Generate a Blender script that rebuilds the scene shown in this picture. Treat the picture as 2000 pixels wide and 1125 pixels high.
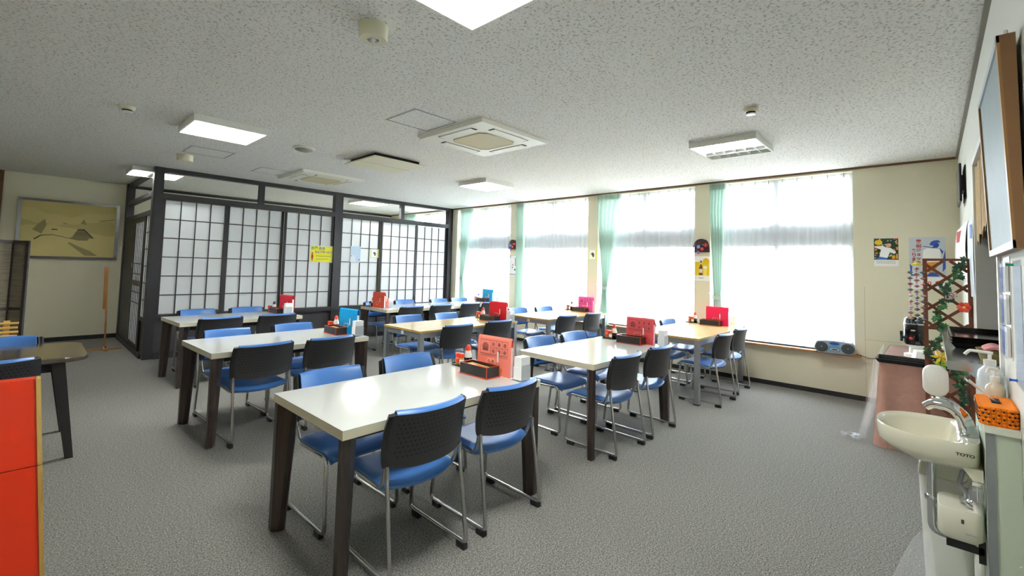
import bpy, math, random
from mathutils import Vector, Matrix
random.seed(7)
PI = math.pi
sc = bpy.context.scene
for o in list(bpy.data.objects):
    bpy.data.objects.remove(o)
COL = sc.collection

# ------------------------------------------------------------------ camera
H = 1.43                     # eye height (m); world: X towards the windows, Y towards the shoji screen
YAW, PITCH, ROLL = math.radians(47.1104), math.radians(3.2096), math.radians(1.5485)
FPX, CX, CY = 885.15, 1000.0, 471.016
fw = Vector((math.sin(YAW) * math.cos(PITCH), math.cos(YAW) * math.cos(PITCH), math.sin(PITCH)))
r0 = Vector((math.cos(YAW), -math.sin(YAW), 0))
u0 = r0.cross(fw)
rt = math.cos(ROLL) * r0 + math.sin(ROLL) * u0
up = -math.sin(ROLL) * r0 + math.cos(ROLL) * u0
cam = bpy.data.cameras.new('camera')
co = bpy.data.objects.new('camera', cam)
COL.objects.link(co)
cam.sensor_width = 36
cam.lens = FPX / 2000 * 36
cam.shift_y = -(562.5 - CY) / 2000
cam.clip_start = 0.02
co.matrix_world = Matrix(((rt.x, up.x, -fw.x, 0), (rt.y, up.y, -fw.y, 0), (rt.z, up.z, -fw.z, H), (0, 0, 0, 1)))
sc.camera = co


def ray(px, py):
    return (px - CX) * rt - (py - CY) * up + FPX * fw


def PX(px, py, X):           # photo pixel -> point on the plane x = X
    v = ray(px, py)
    return Vector((0, 0, H)) + v * (X / v.x)


# ------------------------------------------------------------------ light and exposure
w = bpy.data.worlds.new('overcast sky')
sc.world = w
w.use_nodes = True
bg = w.node_tree.nodes['Background']
bg.inputs[0].default_value = (0.93, 0.97, 1.0, 1)
bg.inputs[1].default_value = 5.6
LAMP = 36.0                  # fluorescent tube emission
vs = sc.view_settings
vs.view_transform = 'Standard'
vs.look = 'None'
vs.exposure = 1.66
vs.gamma = 1.0
vs.use_curve_mapping = False
try:
    sc.cycles.use_denoising = True
    sc.cycles.max_bounces = 10
    sc.cycles.diffuse_bounces = 6
    sc.cycles.transparent_max_bounces = 16
    sc.cycles.sample_clamp_indirect = 6
    sc.cycles.caustics_reflective = False
    sc.cycles.caustics_refractive = False
except Exception:
    pass

# ------------------------------------------------------------------ dimensions
XW, YS, YB, YR, HC = 6.65, 8.04, 10.6, -0.218, 2.714
XL = -2.6
TZ = 0.71

# ------------------------------------------------------------------ materials
MATS = {}


def lin(c):
    return tuple(((x / 255) / 12.92 if x / 255 <= 0.04045 else ((x / 255 + 0.055) / 1.055) ** 2.4) for x in c)


def mat(name, rgb, rough=0.5, metal=0.0, spec=0.5, bump=None, var=None, coat=0.0, emit=None, trans=0.0, alpha=None, sheen=0.0):
    """rgb is sRGB 0-255; bump=(scale, strength); var=(scale, amount)"""
    if name in MATS:
        return MATS[name]
    m = bpy.data.materials.new(name)
    m.use_nodes = True
    nt = m.node_tree
    b = nt.nodes['Principled BSDF']
    c = lin(rgb)
    b.inputs['Base Color'].default_value = (*c, 1)
    b.inputs['Roughness'].default_value = rough
    b.inputs['Metallic'].default_value = metal
    b.inputs['Specular IOR Level'].default_value = spec
    b.inputs['Coat Weight'].default_value = coat
    b.inputs['Coat Roughness'].default_value = 0.08
    if sheen:
        b.inputs['Sheen Weight'].default_value = sheen
    if trans:
        b.inputs['Transmission Weight'].default_value = trans
    if alpha is not None:
        b.inputs['Alpha'].default_value = alpha
    if emit:
        b.inputs['Emission Color'].default_value = (*lin(emit[0]), 1)
        b.inputs['Emission Strength'].default_value = emit[1]
    tc = nt.nodes.new('ShaderNodeTexCoord')
    if var:
        n = nt.nodes.new('ShaderNodeTexNoise')
        n.inputs['Scale'].default_value = var[0]
        n.inputs['Detail'].default_value = 4
        nt.links.new(tc.outputs['Object'], n.inputs['Vector'])
        mx = nt.nodes.new('ShaderNodeMix')
        mx.data_type = 'RGBA'
        mx.inputs[6].default_value = (*[x * (1 - var[1]) for x in c], 1)
        mx.inputs[7].default_value = (*[min(1, x * (1 + var[1])) for x in c], 1)
        nt.links.new(n.outputs['Fac'], mx.inputs[0])
        nt.links.new(mx.outputs[2], b.inputs['Base Color'])
    if bump:
        n = nt.nodes.new('ShaderNodeTexNoise')
        n.inputs['Scale'].default_value = bump[0]
        n.inputs['Detail'].default_value = 3
        nt.links.new(tc.outputs['Object'], n.inputs['Vector'])
        bp = nt.nodes.new('ShaderNodeBump')
        bp.inputs['Strength'].default_value = bump[1]
        bp.inputs['Distance'].default_value = 0.01
        nt.links.new(n.outputs['Fac'], bp.inputs['Height'])
        nt.links.new(bp.outputs['Normal'], b.inputs['Normal'])
    MATS[name] = m
    return m


def sheet_mat(name, rgb, transparent, translucent, rough=0.9):
    """cloth or paper that lets light through"""
    m = bpy.data.materials.new(name)
    m.use_nodes = True
    nt = m.node_tree
    nt.nodes.clear()
    out = nt.nodes.new('ShaderNodeOutputMaterial')
    d = nt.nodes.new('ShaderNodeBsdfDiffuse')
    t = nt.nodes.new('ShaderNodeBsdfTranslucent')
    c = (*lin(rgb), 1)
    d.inputs[0].default_value = c
    t.inputs[0].default_value = c
    m1 = nt.nodes.new('ShaderNodeMixShader')
    m1.inputs[0].default_value = translucent
    nt.links.new(d.outputs[0], m1.inputs[1])
    nt.links.new(t.outputs[0], m1.inputs[2])
    last = m1
    if transparent > 0:
        tr = nt.nodes.new('ShaderNodeBsdfTransparent')
        m2 = nt.nodes.new('ShaderNodeMixShader')
        m2.inputs[0].default_value = transparent
        nt.links.new(m1.outputs[0], m2.inputs[1])
        nt.links.new(tr.outputs[0], m2.inputs[2])
        last = m2
    nt.links.new(last.outputs[0], out.inputs[0])
    MATS[name] = m
    return m


def clear_mat(name, tint, gloss):
    """thin clear plastic or window glass: transparent with a faint gloss"""
    m = bpy.data.materials.new(name)
    m.use_nodes = True
    nt = m.node_tree
    nt.nodes.clear()
    out = nt.nodes.new('ShaderNodeOutputMaterial')
    tr = nt.nodes.new('ShaderNodeBsdfTransparent')
    tr.inputs[0].default_value = (*lin(tint), 1)
    g = nt.nodes.new('ShaderNodeBsdfGlossy')
    g.inputs['Roughness'].default_value = 0.08
    mx = nt.nodes.new('ShaderNodeMixShader')
    mx.inputs[0].default_value = gloss
    nt.links.new(tr.outputs[0], mx.inputs[1])
    nt.links.new(g.outputs[0], mx.inputs[2])
    nt.links.new(mx.outputs[0], out.inputs[0])
    MATS[name] = m
    return m


def speckle(name, c1, c2, scale, rough, bumpstr, lo=0.35, hi=0.65, c3=None, scale2=40, spots=False):
    m = bpy.data.materials.new(name)
    m.use_nodes = True
    nt = m.node_tree
    b = nt.nodes['Principled BSDF']
    b.inputs['Roughness'].default_value = rough
    b.inputs['Specular IOR Level'].default_value = 0.15
    tc = nt.nodes.new('ShaderNodeTexCoord')
    n = nt.nodes.new('ShaderNodeTexNoise')
    n.inputs['Scale'].default_value = scale
    n.inputs['Detail'].default_value = 3
    n.inputs['Roughness'].default_value = 0.7
    nt.links.new(tc.outputs['Object'], n.inputs['Vector'])
    rp = nt.nodes.new('ShaderNodeValToRGB')
    rp.color_ramp.elements[0].position = lo
    rp.color_ramp.elements[1].position = hi
    rp.color_ramp.elements[0].color = (*lin(c1), 1)
    rp.color_ramp.elements[1].color = (*lin(c2), 1)
    nt.links.new(n.outputs['Fac'], rp.inputs[0])
    col = rp.outputs[0]
    if c3:
        n2 = nt.nodes.new('ShaderNodeTexNoise')
        n2.inputs['Scale'].default_value = scale2
        n2.inputs['Detail'].default_value = 2
        nt.links.new(tc.outputs['Object'], n2.inputs['Vector'])
        mx = nt.nodes.new('ShaderNodeMix')
        mx.data_type = 'RGBA'
        mx.blend_type = 'MULTIPLY'
        mx.inputs[0].default_value = 1
        rp2 = nt.nodes.new('ShaderNodeValToRGB')
        rp2.color_ramp.elements[0].position = 0.38
        rp2.color_ramp.elements[1].position = 0.62
        rp2.color_ramp.elements[0].color = (*lin(c3), 1)
        rp2.color_ramp.elements[1].color = (1, 1, 1, 1)
        nt.links.new(n2.outputs['Fac'], rp2.inputs[0])
        nt.links.new(col, mx.inputs[6])
        nt.links.new(rp2.outputs[0], mx.inputs[7])
        col = mx.outputs[2]
    nt.links.new(col, b.inputs['Base Color'])
    bp = nt.nodes.new('ShaderNodeBump')
    bp.inputs['Strength'].default_value = bumpstr
    bp.inputs['Distance'].default_value = 0.006
    nt.links.new(rp.outputs[0], bp.inputs['Height'])
    nt.links.new(bp.outputs['Normal'], b.inputs['Normal'])
    MATS[name] = m
    return m


def wood_mat(name, c1, c2, rough, scale=(1, 14, 14), coat=0.0):
    m = bpy.data.materials.new(name)
    m.use_nodes = True
    nt = m.node_tree
    b = nt.nodes['Principled BSDF']
    b.inputs['Roughness'].default_value = rough
    b.inputs['Coat Weight'].default_value = coat
    tc = nt.nodes.new('ShaderNodeTexCoord')
    mp = nt.nodes.new('ShaderNodeMapping')
    mp.inputs['Scale'].default_value = scale
    n = nt.nodes.new('ShaderNodeTexNoise')
    n.inputs['Scale'].default_value = 3
    n.inputs['Detail'].default_value = 6
    n.inputs['Distortion'].default_value = 0.8
    rp = nt.nodes.new('ShaderNodeValToRGB')
    rp.color_ramp.elements[0].position = 0.3
    rp.color_ramp.elements[1].position = 0.7
    rp.color_ramp.elements[0].color = (*lin(c1), 1)
    rp.color_ramp.elements[1].color = (*lin(c2), 1)
    nt.links.new(tc.outputs['Object'], mp.inputs[0])
    nt.links.new(mp.outputs[0], n.inputs['Vector'])
    nt.links.new(n.outputs['Fac'], rp.inputs[0])
    nt.links.new(rp.outputs[0], b.inputs['Base Color'])
    MATS[name] = m
    return m


def holes_mat(name, rgb, dark, pitch, rad):
    """black plastic with a regular grid of small round holes in object x/z"""
    m = bpy.data.materials.new(name)
    m.use_nodes = True
    nt = m.node_tree
    b = nt.nodes['Principled BSDF']
    b.inputs['Roughness'].default_value = 0.42
    tc = nt.nodes.new('ShaderNodeTexCoord')
    sx = nt.nodes.new('ShaderNodeSeparateXYZ')
    nt.links.new(tc.outputs['Object'], sx.inputs[0])

    def mth(op, a, bb=None, cc=None):
        n = nt.nodes.new('ShaderNodeMath')
        n.operation = op
        for i, q in enumerate((a, bb, cc)):
            if q is None:
                continue
            if isinstance(q, (int, float)):
                n.inputs[i].default_value = q
            else:
                nt.links.new(q, n.inputs[i])
        return n.outputs[0]
    zz = mth('DIVIDE', sx.outputs[2], pitch)
    row = mth('FLOOR', zz)
    off = mth('MULTIPLY', mth('MODULO', row, 2), 0.5)
    xx = mth('ADD', mth('DIVIDE', sx.outputs[0], pitch), mth('ADD', off, 100))
    fx = mth('SUBTRACT', mth('FRACT', xx), 0.5)
    fz = mth('SUBTRACT', mth('FRACT', zz), 0.5)
    d = mth('SQRT', mth('ADD', mth('MULTIPLY', fx, fx), mth('MULTIPLY', fz, fz)))
    hole = mth('LESS_THAN', d, rad)
    inx = mth('LESS_THAN', mth('ABSOLUTE', sx.outputs[0]), 0.185)
    inz = mth('MULTIPLY', mth('GREATER_THAN', sx.outputs[2], 0.535), mth('LESS_THAN', sx.outputs[2], 0.735))
    hole = mth('MULTIPLY', hole, mth('MULTIPLY', inx, inz))
    mx = nt.nodes.new('ShaderNodeMix')
    mx.data_type = 'RGBA'
    mx.inputs[6].default_value = (*lin(rgb), 1)
    mx.inputs[7].default_value = (*lin(dark), 1)
    nt.links.new(hole, mx.inputs[0])
    nt.links.new(mx.outputs[2], b.inputs['Base Color'])
    bp = nt.nodes.new('ShaderNodeBump')
    bp.inputs['Strength'].default_value = 0.6
    bp.inputs['Distance'].default_value = 0.004
    bp.invert = True
    nt.links.new(hole, bp.inputs['Height'])
    nt.links.new(bp.outputs['Normal'], b.inputs['Normal'])
    MATS[name] = m
    return m


speckle('carpet', (44, 43, 44), (166, 165, 160), 140, 0.95, 0.3, 0.32, 0.68, c3=(236, 236, 234), scale2=60)
speckle('ceiling_board', (176, 175, 168), (238, 238, 235), 60, 0.95, 0.9, 0.34, 0.47)
mat('wall_paint', (232, 227, 203), 0.85, bump=(260, 0.25))
mat('wall_paint_pale', (226, 226, 218), 0.8, bump=(260, 0.2))
mat('kitchen_grey', (150, 147, 136), 0.8)
mat('black_trim', (30, 29, 30), 0.55)
mat('brown_trim', (104, 74, 48), 0.5)
mat('grey_trim', (120, 114, 102), 0.5)
mat('shoji_timber', (40, 38, 42), 0.5, var=(9, 0.25))
mat('shoji_board', (58, 55, 58), 0.6, var=(5, 0.2))
sheet_mat('shoji_paper', (244, 246, 248), 0.0, 0.4)
sheet_mat('lace', (236, 240, 244), 0.62, 0.7)
sheet_mat('green_cloth', (198, 217, 208), 0.0, 0.22)
sheet_mat('film', (240, 244, 246), 0.86, 0.4)
clear_mat('window_glass', (250, 253, 255), 0.05)
clear_mat('clear_plastic', (244, 246, 248), 0.09)
mat('aluminium', (190, 195, 200), 0.4, 0.6)
mat('transom_grey', (206, 209, 214), 0.5)
wood_mat('sill_wood', (166, 108, 54), (198, 140, 82), 0.35, (14, 1, 14))
mat('white_laminate', (218, 220, 217), 0.12, coat=0.3)
mat('cream_edge', (222, 216, 192), 0.4)
wood_mat('dark_leg', (38, 30, 27), (66, 52, 46), 0.4, (10, 10, 1))
mat('under_dark', (28, 27, 28), 0.6)
wood_mat('beech_top', (214, 190, 134), (228, 207, 154), 0.18, (1, 12, 12), coat=0.2)
mat('beech_edge', (196, 158, 78), 0.4)
mat('grey_metal', (142, 146, 150), 0.4, 0.35)
mat('chrome', (200, 200, 198), 0.2, 0.95)
mat('bright_chrome', (226, 228, 232), 0.06, 1.0)
mat('black_plastic', (26, 26, 28), 0.45)
mat('black_gloss', (18, 18, 20), 0.12)
holes_mat('black_shell', (46, 46, 49), (6, 6, 7), 0.0215, 0.25)
mat('blue_vinyl', (68, 118, 188), 0.34, bump=(500, 0.06))
mat('lamp_white', (232, 234, 228), 0.5)
mat('lamp_louver', (222, 226, 224), 0.35)
mat('tube_lit', (255, 255, 255), 0.5, emit=((255, 255, 250), LAMP))
mat('tube_off', (206, 206, 200), 0.5)
mat('ac_white', (232, 231, 220), 0.45)
mat('ac_cream', (206, 196, 158), 0.6, bump=(300, 0.3))
mat('device_cream', (226, 222, 196), 0.45)
mat('white_plastic', (238, 238, 234), 0.35)
mat('off_white', (228, 226, 210), 0.35)
mat('dark_slot', (22, 22, 22), 0.7)
mat('hatch_alu', (168, 171, 176), 0.35, 0.5)
mat('red_lacquer', (226, 52, 16), 0.32, var=(3, 0.06))
wood_mat('gold_edge', (176, 136, 62), (214, 180, 104), 0.45, (6, 6, 1))
mat('table_black_top', (84, 74, 64), 0.16, coat=0.3, var=(4, 0.15))
wood_mat('pine', (208, 160, 76), (228, 188, 108), 0.45, (1, 10, 10))
wood_mat('pole_wood', (150, 98, 42), (176, 124, 62), 0.5, (10, 10, 1))
wood_mat('reed', (78, 72, 60), (124, 114, 94), 0.8, (2, 2, 60))
mat('screen_frame', (44, 36, 38), 0.5)
mat('porcelain', (232, 228, 208), 0.08, coat=0.5)
mat('pale_green', (196, 208, 190), 0.5)
mat('steel', (176, 178, 180), 0.16, 0.9)
mat('pink_cloth', (196, 150, 136), 0.85, bump=(14, 0.9), var=(11, 0.12))
mat('orange_wool', (250, 136, 8), 0.9, bump=(220, 0.6))
mat('trellis_wood', (112, 58, 34), 0.6, var=(12, 0.2))
mat('leaf_green', (36, 74, 44), 0.45, var=(30, 0.5))
mat('leaf_light', (58, 118, 62), 0.45, var=(30, 0.4))
mat('vine_stem', (62, 74, 40), 0.6)
mat('noren_cloth', (198, 170, 126), 0.9, bump=(40, 0.4), var=(6, 0.2))
mat('board_frame', (150, 110, 62), 0.4)
mat('board_side', (128, 92, 56), 0.5)
mat('board_face', (122, 138, 142), 0.55, var=(8, 0.12))
mat('paper', (250, 250, 248), 0.7)
mat('red_cap', (232, 62, 22), 0.35)
mat('tan_spice', (206, 160, 92), 0.4)
mat('soy_dark', (26, 18, 16), 0.1)
mat('milky', (232, 228, 220), 0.25)
mat('box_black', (34, 34, 36), 0.3)
mat('box_red', (186, 62, 28), 0.35)
mat('chopstick', (214, 170, 112), 0.5)
mat('wire_white', (240, 226, 190), 0.35)
mat('silver_print', (200, 200, 204), 0.3, 0.4)


def flatc(rgb, rough=0.6):
    return mat('print_%02x%02x%02x' % tuple(rgb), rgb, rough)


# ------------------------------------------------------------------ mesh building
class MB:
    def __init__(s):
        s.v = []
        s.f = []

    def add(s, verts, faces):
        n = len(s.v)
        s.v += [tuple(p) for p in verts]
        s.f += [tuple(i + n for i in f) for f in faces]
        return s

    def box(s, x0, x1, y0, y1, z0, z1):
        return s.add([(x0, y0, z0), (x1, y0, z0), (x1, y1, z0), (x0, y1, z0), (x0, y0, z1), (x1, y0, z1), (x1, y1, z1), (x0, y1, z1)],
                     [(0, 3, 2, 1), (4, 5, 6, 7), (0, 1, 5, 4), (1, 2, 6, 5), (2, 3, 7, 6), (3, 0, 4, 7)])

    def hexa(s, bottom, top):
        """prism between two quads (lists of four points each)"""
        return s.add(list(bottom) + list(top), [(0, 3, 2, 1), (4, 5, 6, 7), (0, 1, 5, 4), (1, 2, 6, 5), (2, 3, 7, 6), (3, 0, 4, 7)])

    def bar(s, a, b, wid, thick, upv=(0, 0, 1)):
        a, b = Vector(a), Vector(b)
        d = (b - a).normalized()
        side = d.cross(Vector(upv))
        if side.length < 1e-5:
            side = d.cross(Vector((0, 1, 0)))
        side.normalize()
        n = side.cross(d).normalized()
        p = []
        for c in (a, b):
            for sx, sn in ((-1, -1), (1, -1), (1, 1), (-1, 1)):
                p.append(c + side * sx * wid / 2 + n * sn * thick / 2)
        return s.add(p, [(0, 1, 2, 3), (7, 6, 5, 4), (0, 4, 5, 1), (1, 5, 6, 2), (2, 6, 7, 3), (3, 7, 4, 0)])

    def prism(s, poly, axis, a, b):
        """extrude a 2-D polygon; axis 'x': poly is (y,z); 'y': (x,z); 'z': (x,y)"""
        def P(q, t):
            return {'x': (t, q[0], q[1]), 'y': (q[0], t, q[1]), 'z': (q[0], q[1], t)}[axis]
        n = len(poly)
        return s.add([P(q, a) for q in poly] + [P(q, b) for q in poly],
                     [tuple(range(n - 1, -1, -1)), tuple(range(n, 2 * n))] + [(i, (i + 1) % n, n + (i + 1) % n, n + i) for i in range(n)])

    def rings(s, rings, cap0=True, cap1=True, closed=False):
        n = len(rings[0])
        m = len(rings)
        v = [p for r in rings for p in r]
        f = []
        for k in range(m if closed else m - 1):
            k2 = (k + 1) % m
            for i in range(n):
                j = (i + 1) % n
                f.append((k * n + i, k * n + j, k2 * n + j, k2 * n + i))
        if cap0 and not closed:
            f.append(tuple(range(n - 1, -1, -1)))
        if cap1 and not closed:
            f.append(tuple((m - 1) * n + i for i in range(n)))
        return s.add(v, f)

    def cyl(s, a, b, r0, r1=None, n=16):
        return s.tube([a, b], [r0, r0 if r1 is None else r1], n)

    def tube(s, path, r, n=8, closed=False):
        pts = [Vector(p) for p in path]
        m = len(pts)
        rr = r if isinstance(r, (list, tuple)) else [r] * m
        rings = []
        prev = None
        for i, p in enumerate(pts):
            if closed:
                d = (pts[(i + 1) % m] - pts[i - 1])
            elif i == 0:
                d = pts[1] - pts[0]
            elif i == m - 1:
                d = pts[-1] - pts[-2]
            else:
                d = (pts[i + 1] - p).normalized() + (p - pts[i - 1]).normalized()
            if d.length < 1e-9:
                d = Vector((0, 0, 1))
            d.normalize()
            if prev is None:
                a = d.orthogonal().normalized()
            else:
                a = prev - d * prev.dot(d)
                a = a.normalized() if a.length > 1e-6 else d.orthogonal().normalized()
            prev = a
            b = d.cross(a)
            rings.append([p + (a * math.cos(t) + b * math.sin(t)) * rr[i] for t in [2 * PI * k / n for k in range(n)]])
        return s.rings(rings, closed=closed)

    def lathe(s, prof, n=20, c=(0, 0, 0), sx=1, sy=1):
        rings = [[(c[0] + r * sx * math.cos(2 * PI * k / n), c[1] + r * sy * math.sin(2 * PI * k / n), c[2] + z) for k in range(n)] for r, z in prof]
        return s.rings(rings)

    def ball(s, c, rx, ry=None, rz=None, n=12, m=8):
        ry = ry or rx
        rz = rz or rx
        prof = [(max(1e-4, math.sin(PI * k / m)), -math.cos(PI * k / m)) for k in range(m + 1)]
        rings = [[(c[0] + rx * a * math.cos(2 * PI * k / n), c[1] + ry * a * math.sin(2 * PI * k / n), c[2] + rz * b) for k in range(n)] for a, b in prof]
        return s.rings(rings)

    def grid(s, fn, nu, nv, thick=0.0):
        """surface fn(u,v) with u,v in 0..1; thick gives it a second side along the normal"""
        P = [[Vector(fn(i / nu, j / nv)) for i in range(nu + 1)] for j in range(nv + 1)]
        W = nu + 1
        v = [p for row in P for p in row]
        f = [(j * W + i, j * W + i + 1, (j + 1) * W + i + 1, (j + 1) * W + i) for j in range(nv) for i in range(nu)]
        if thick:
            N = []
            for j in range(nv + 1):
                for i in range(nu + 1):
                    du = P[j][min(nu, i + 1)] - P[j][max(0, i - 1)]
                    dv = P[min(nv, j + 1)][i] - P[max(0, j - 1)][i]
                    k = du.cross(dv)
                    N.append(k.normalized() if k.length > 1e-12 else Vector((0, 0, 1)))
            k = len(v)
            v = v + [p - q * thick for p, q in zip(v, N)]
            f = f + [tuple(i + k for i in reversed(t)) for t in f]
            edge = [(0, i) for i in range(nu)]
            for i in range(nu):
                f.append((i + 1, i, k + i, k + i + 1))
                b = nv * W
                f.append((b + i, b + i + 1, k + b + i + 1, k + b + i))
            for j in range(nv):
                a, b = j * W, (j + 1) * W
                f.append((a, b, k + b, k + a))
                f.append((b + nu, a + nu, k + a + nu, k + b + nu))
        return s.add(v, f)

    def rrect(s, cx, cy, hx, hy, rad, z0, z1, n=5):
        return s.prism(rr_poly(cx, cy, hx, hy, rad, n), 'z', z0, z1)

    def mesh(s, name):
        me = bpy.data.meshes.new(name)
        me.from_pydata(s.v, [], s.f)
        me.update()
        return me

    def build(s, name, m, parent=None, smooth=None, bevel=0.0, kind=None):
        me = s.mesh(name)
        me.materials.append(MATS[m] if isinstance(m, str) else m)
        if smooth:
            me.shade_smooth()
            me.set_sharp_from_angle(angle=math.radians(smooth))
        o = bpy.data.objects.new(name, me)
        COL.objects.link(o)
        if parent:
            o.parent = parent
        if bevel:
            b = o.modifiers.new('bevel', 'BEVEL')
            b.width = bevel
            b.segments = 2
            b.limit_method = 'ANGLE'
            b.angle_limit = math.radians(40)
        if kind:
            o['kind'] = kind
        return o


def rr_poly(cx, cy, hx, hy, rad, n=5):
    p = []
    for sx, sy, a0 in ((1, 1, 0), (-1, 1, 90), (-1, -1, 180), (1, -1, 270)):
        for k in range(n + 1):
            a = math.radians(a0 + 90 * k / n)
            p.append((cx + sx * (hx - rad) + rad * math.cos(a), cy + sy * (hy - rad) + rad * math.sin(a)))
    return p


def circ(cx, cy, r, n=20, ry=None):
    ry = ry or r
    return [(cx + r * math.cos(2 * PI * k / n), cy + ry * math.sin(2 * PI * k / n)) for k in range(n)]


def fillet(pts, rad, n=5):
    pts = [Vector(p) for p in pts]
    out = [pts[0]]
    for a, b, c in zip(pts, pts[1:], pts[2:]):
        d1, d2 = (a - b), (c - b)
        R = min(rad, d1.length * 0.49, d2.length * 0.49)
        p, q = b + d1.normalized() * R, b + d2.normalized() * R
        for k in range(n + 1):
            t = k / n
            out.append(p * (1 - t) ** 2 + b * 2 * t * (1 - t) + q * t * t)
    out.append(pts[-1])
    return out


def tag(o, label, cat, group=None):
    o['label'] = label
    o['category'] = cat
    if group:
        o['group'] = group
    return o


def thing(name, label, cat, loc=(0, 0, 0), rotz=0.0, group=None):
    o = bpy.data.objects.new(name, None)
    COL.objects.link(o)
    o.empty_display_size = 0.1
    o.location = loc
    o.rotation_euler = (0, 0, rotz)
    return tag(o, label, cat, group)


def dup(root, loc, rotz, label, group=None):
    r = root.copy()
    COL.objects.link(r)
    r.location = loc
    r.rotation_euler = (0, 0, rotz)
    r['label'] = label
    if group:
        r['group'] = group
    for ch in list(root.children):
        c = ch.copy()
        COL.objects.link(c)
        c.parent = r
        for g in list(ch.children):
            d = g.copy()
            COL.objects.link(d)
            d.parent = c
    return r


def struct(name, mb, m, parent=None, **k):
    o = mb.build(name, m, parent, **k)
    if not parent:
        o['kind'] = 'structure'
    return o


def flat(polys, off, name, m, parent):
    """flat print on a sheet: polygons (x,z) facing local -y at y = -off"""
    mb = MB()
    for p in polys:
        area = sum(a[0] * b[1] - b[0] * a[1] for a, b in zip(p, p[1:] + p[:1]))
        q = p if area > 0 else p[::-1]
        mb.add([(x, -off, z) for x, z in q], [tuple(range(len(q)))])
    return mb.build(name, m, parent)


def rect(x0, x1, z0, z1):
    return [(x0, z0), (x1, z0), (x1, z1), (x0, z1)]


def text_mesh(body, size, name, m, parent, loc, rot=(PI / 2, 0, 0), extrude=0.0, align='LEFT', sx=1.0, bold=0.0):
    cu = bpy.data.curves.new('lettering', 'FONT')
    cu.body = body
    cu.size = size
    cu.align_x = align
    cu.extrude = extrude
    cu.offset = bold
    t = bpy.data.objects.new('lettering', cu)
    COL.objects.link(t)
    dg = bpy.context.evaluated_depsgraph_get()
    me = bpy.data.meshes.new_from_object(t.evaluated_get(dg))
    bpy.data.objects.remove(t)
    bpy.data.curves.remove(cu)
    me.materials.clear()
    me.materials.append(MATS[m] if isinstance(m, str) else m)
    o = bpy.data.objects.new(name, me)
    COL.objects.link(o)
    o.parent = parent
    o.location = loc
    o.rotation_euler = rot
    o.scale = (sx, 1, 1)
    return o


# ================================================================== THE ROOM
b = MB().box(XL - 0.2, XW + 0.2, -1.7, YB + 0.2, -0.1, 0)
struct('floor', b, 'carpet')
b = MB().box(XL - 0.2, XW + 0.2, -1.7, YB + 0.2, HC, HC + 0.1)
struct('ceiling', b, 'ceiling_board')
struct('wall_north', MB().box(XL - 0.2, XW + 0.2, YB, YB + 0.2, 0, HC), 'wall_paint')
struct('wall_west', MB().box(XL - 0.2, XL, -1.7, YB, 0, HC), 'wall_paint')

# window wall
WIN = [(0.68, 2.32), (2.54, 4.18), (4.385, 6.03), (6.23, 7.87), (8.25, 9.89)]
ZS, ZT = 0.52, 2.675
b = MB()
b.box(XW, XW + 0.2, YR - 0.2, YB, 0, ZS)
b.box(XW, XW + 0.2, YR - 0.2, YB, ZT, HC)
edges = [YR - 0.2] + [e for p in WIN for e in p] + [YB]
for k in range(0, len(edges), 2):
    b.box(XW, XW + 0.2, edges[k], edges[k + 1], ZS, ZT)
struct('wall_east', b, 'wall_paint')

# serving hatch wall
HX0, HX1, HZ0, HZ1 = 2.90, 4.28, 1.02, 2.20
b = MB()
b.box(XL, HX0, YR - 0.12, YR, 0, HC)
b.box(HX1, XW, YR - 0.12, YR, 0, HC)
b.box(HX0, HX1, YR - 0.12, YR, 0, HZ0)
b.box(HX0, HX1, YR - 0.12, YR, HZ1, HC)
struct('wall_south', b, 'wall_paint_pale')
b = MB()
b.box(HX0 - 0.5, HX1 + 0.9, -1.7, -1.6, 0, HC)
b.box(HX1 + 0.8, HX1 + 0.9, -1.6, YR - 0.12, 0, HC)
b.box(HX0 - 0.5, HX0 - 0.4, -1.6, YR - 0.12, 0, HC)
struct('wall_kitchen', b, 'kitchen_grey')
b = MB()
b.box(HX1 - 0.012, HX1 + 0.03, YR - 0.122, YR + 0.012, HZ0, HZ1 + 0.03)
b.box(HX0 - 0.03, HX0 + 0.012, YR - 0.122, YR + 0.012, HZ0, HZ1 + 0.03)
b.box(HX0 - 0.03, HX1 + 0.03, YR - 0.122, YR + 0.012, HZ1 - 0.012, HZ1 + 0.03)
struct('trim_1', b, 'white_plastic')

struct('trim_2', MB().box(XW - 0.022, XW, YR, YB, HC - 0.022, HC), 'brown_trim')
struct('trim_3', MB().box(XL, XW - 0.022, YR, YR + 0.02, HC - 0.024, HC), 'grey_trim')
struct('trim_4', MB().box(1.2, XW - 0.022, YB - 0.03, YB, HC - 0.06, HC - 0.012), 'shoji_timber')
struct('baseboard_east', MB().box(XW - 0.012, XW, YR, YB, 0, 0.055), 'black_trim')
struct('baseboard_north', MB().box(XL, XW, YB - 0.012, YB, 0, 0.07), 'black_trim')
struct('baseboard_south', MB().box(XL, XW, YR, YR + 0.012, 0, 0.055), 'black_trim')
struct('trim_5', MB().box(-0.36, -0.27, YB - 0.04, YB, 0, HC), 'brown_trim')          # door casing at the end of the north wall

struct('ground', MB().box(XW + 0.25, 60, -40, 60, -0.45, -0.4), mat('concrete', (178, 176, 170), 0.9, var=(2, 0.1)))

pa, pb, pc, pd = PX(1688, 560, XW), PX(1690, 663, XW), PX(1760, 674, XW), PX(1692, 745, XW)
b = MB().box(XW - 0.0008, XW + 0.001, pb.y - 0.0015, pb.y + 0.0015, 0.06, pa.z)
b.box(XW - 0.0008, XW + 0.001, pc.y, pb.y, pb.z - 0.0015, pb.z + 0.0015)
struct('trim_7', b, mat('seam_line', (176, 168, 140), 0.8))      # wall panel joints right of the last window

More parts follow.
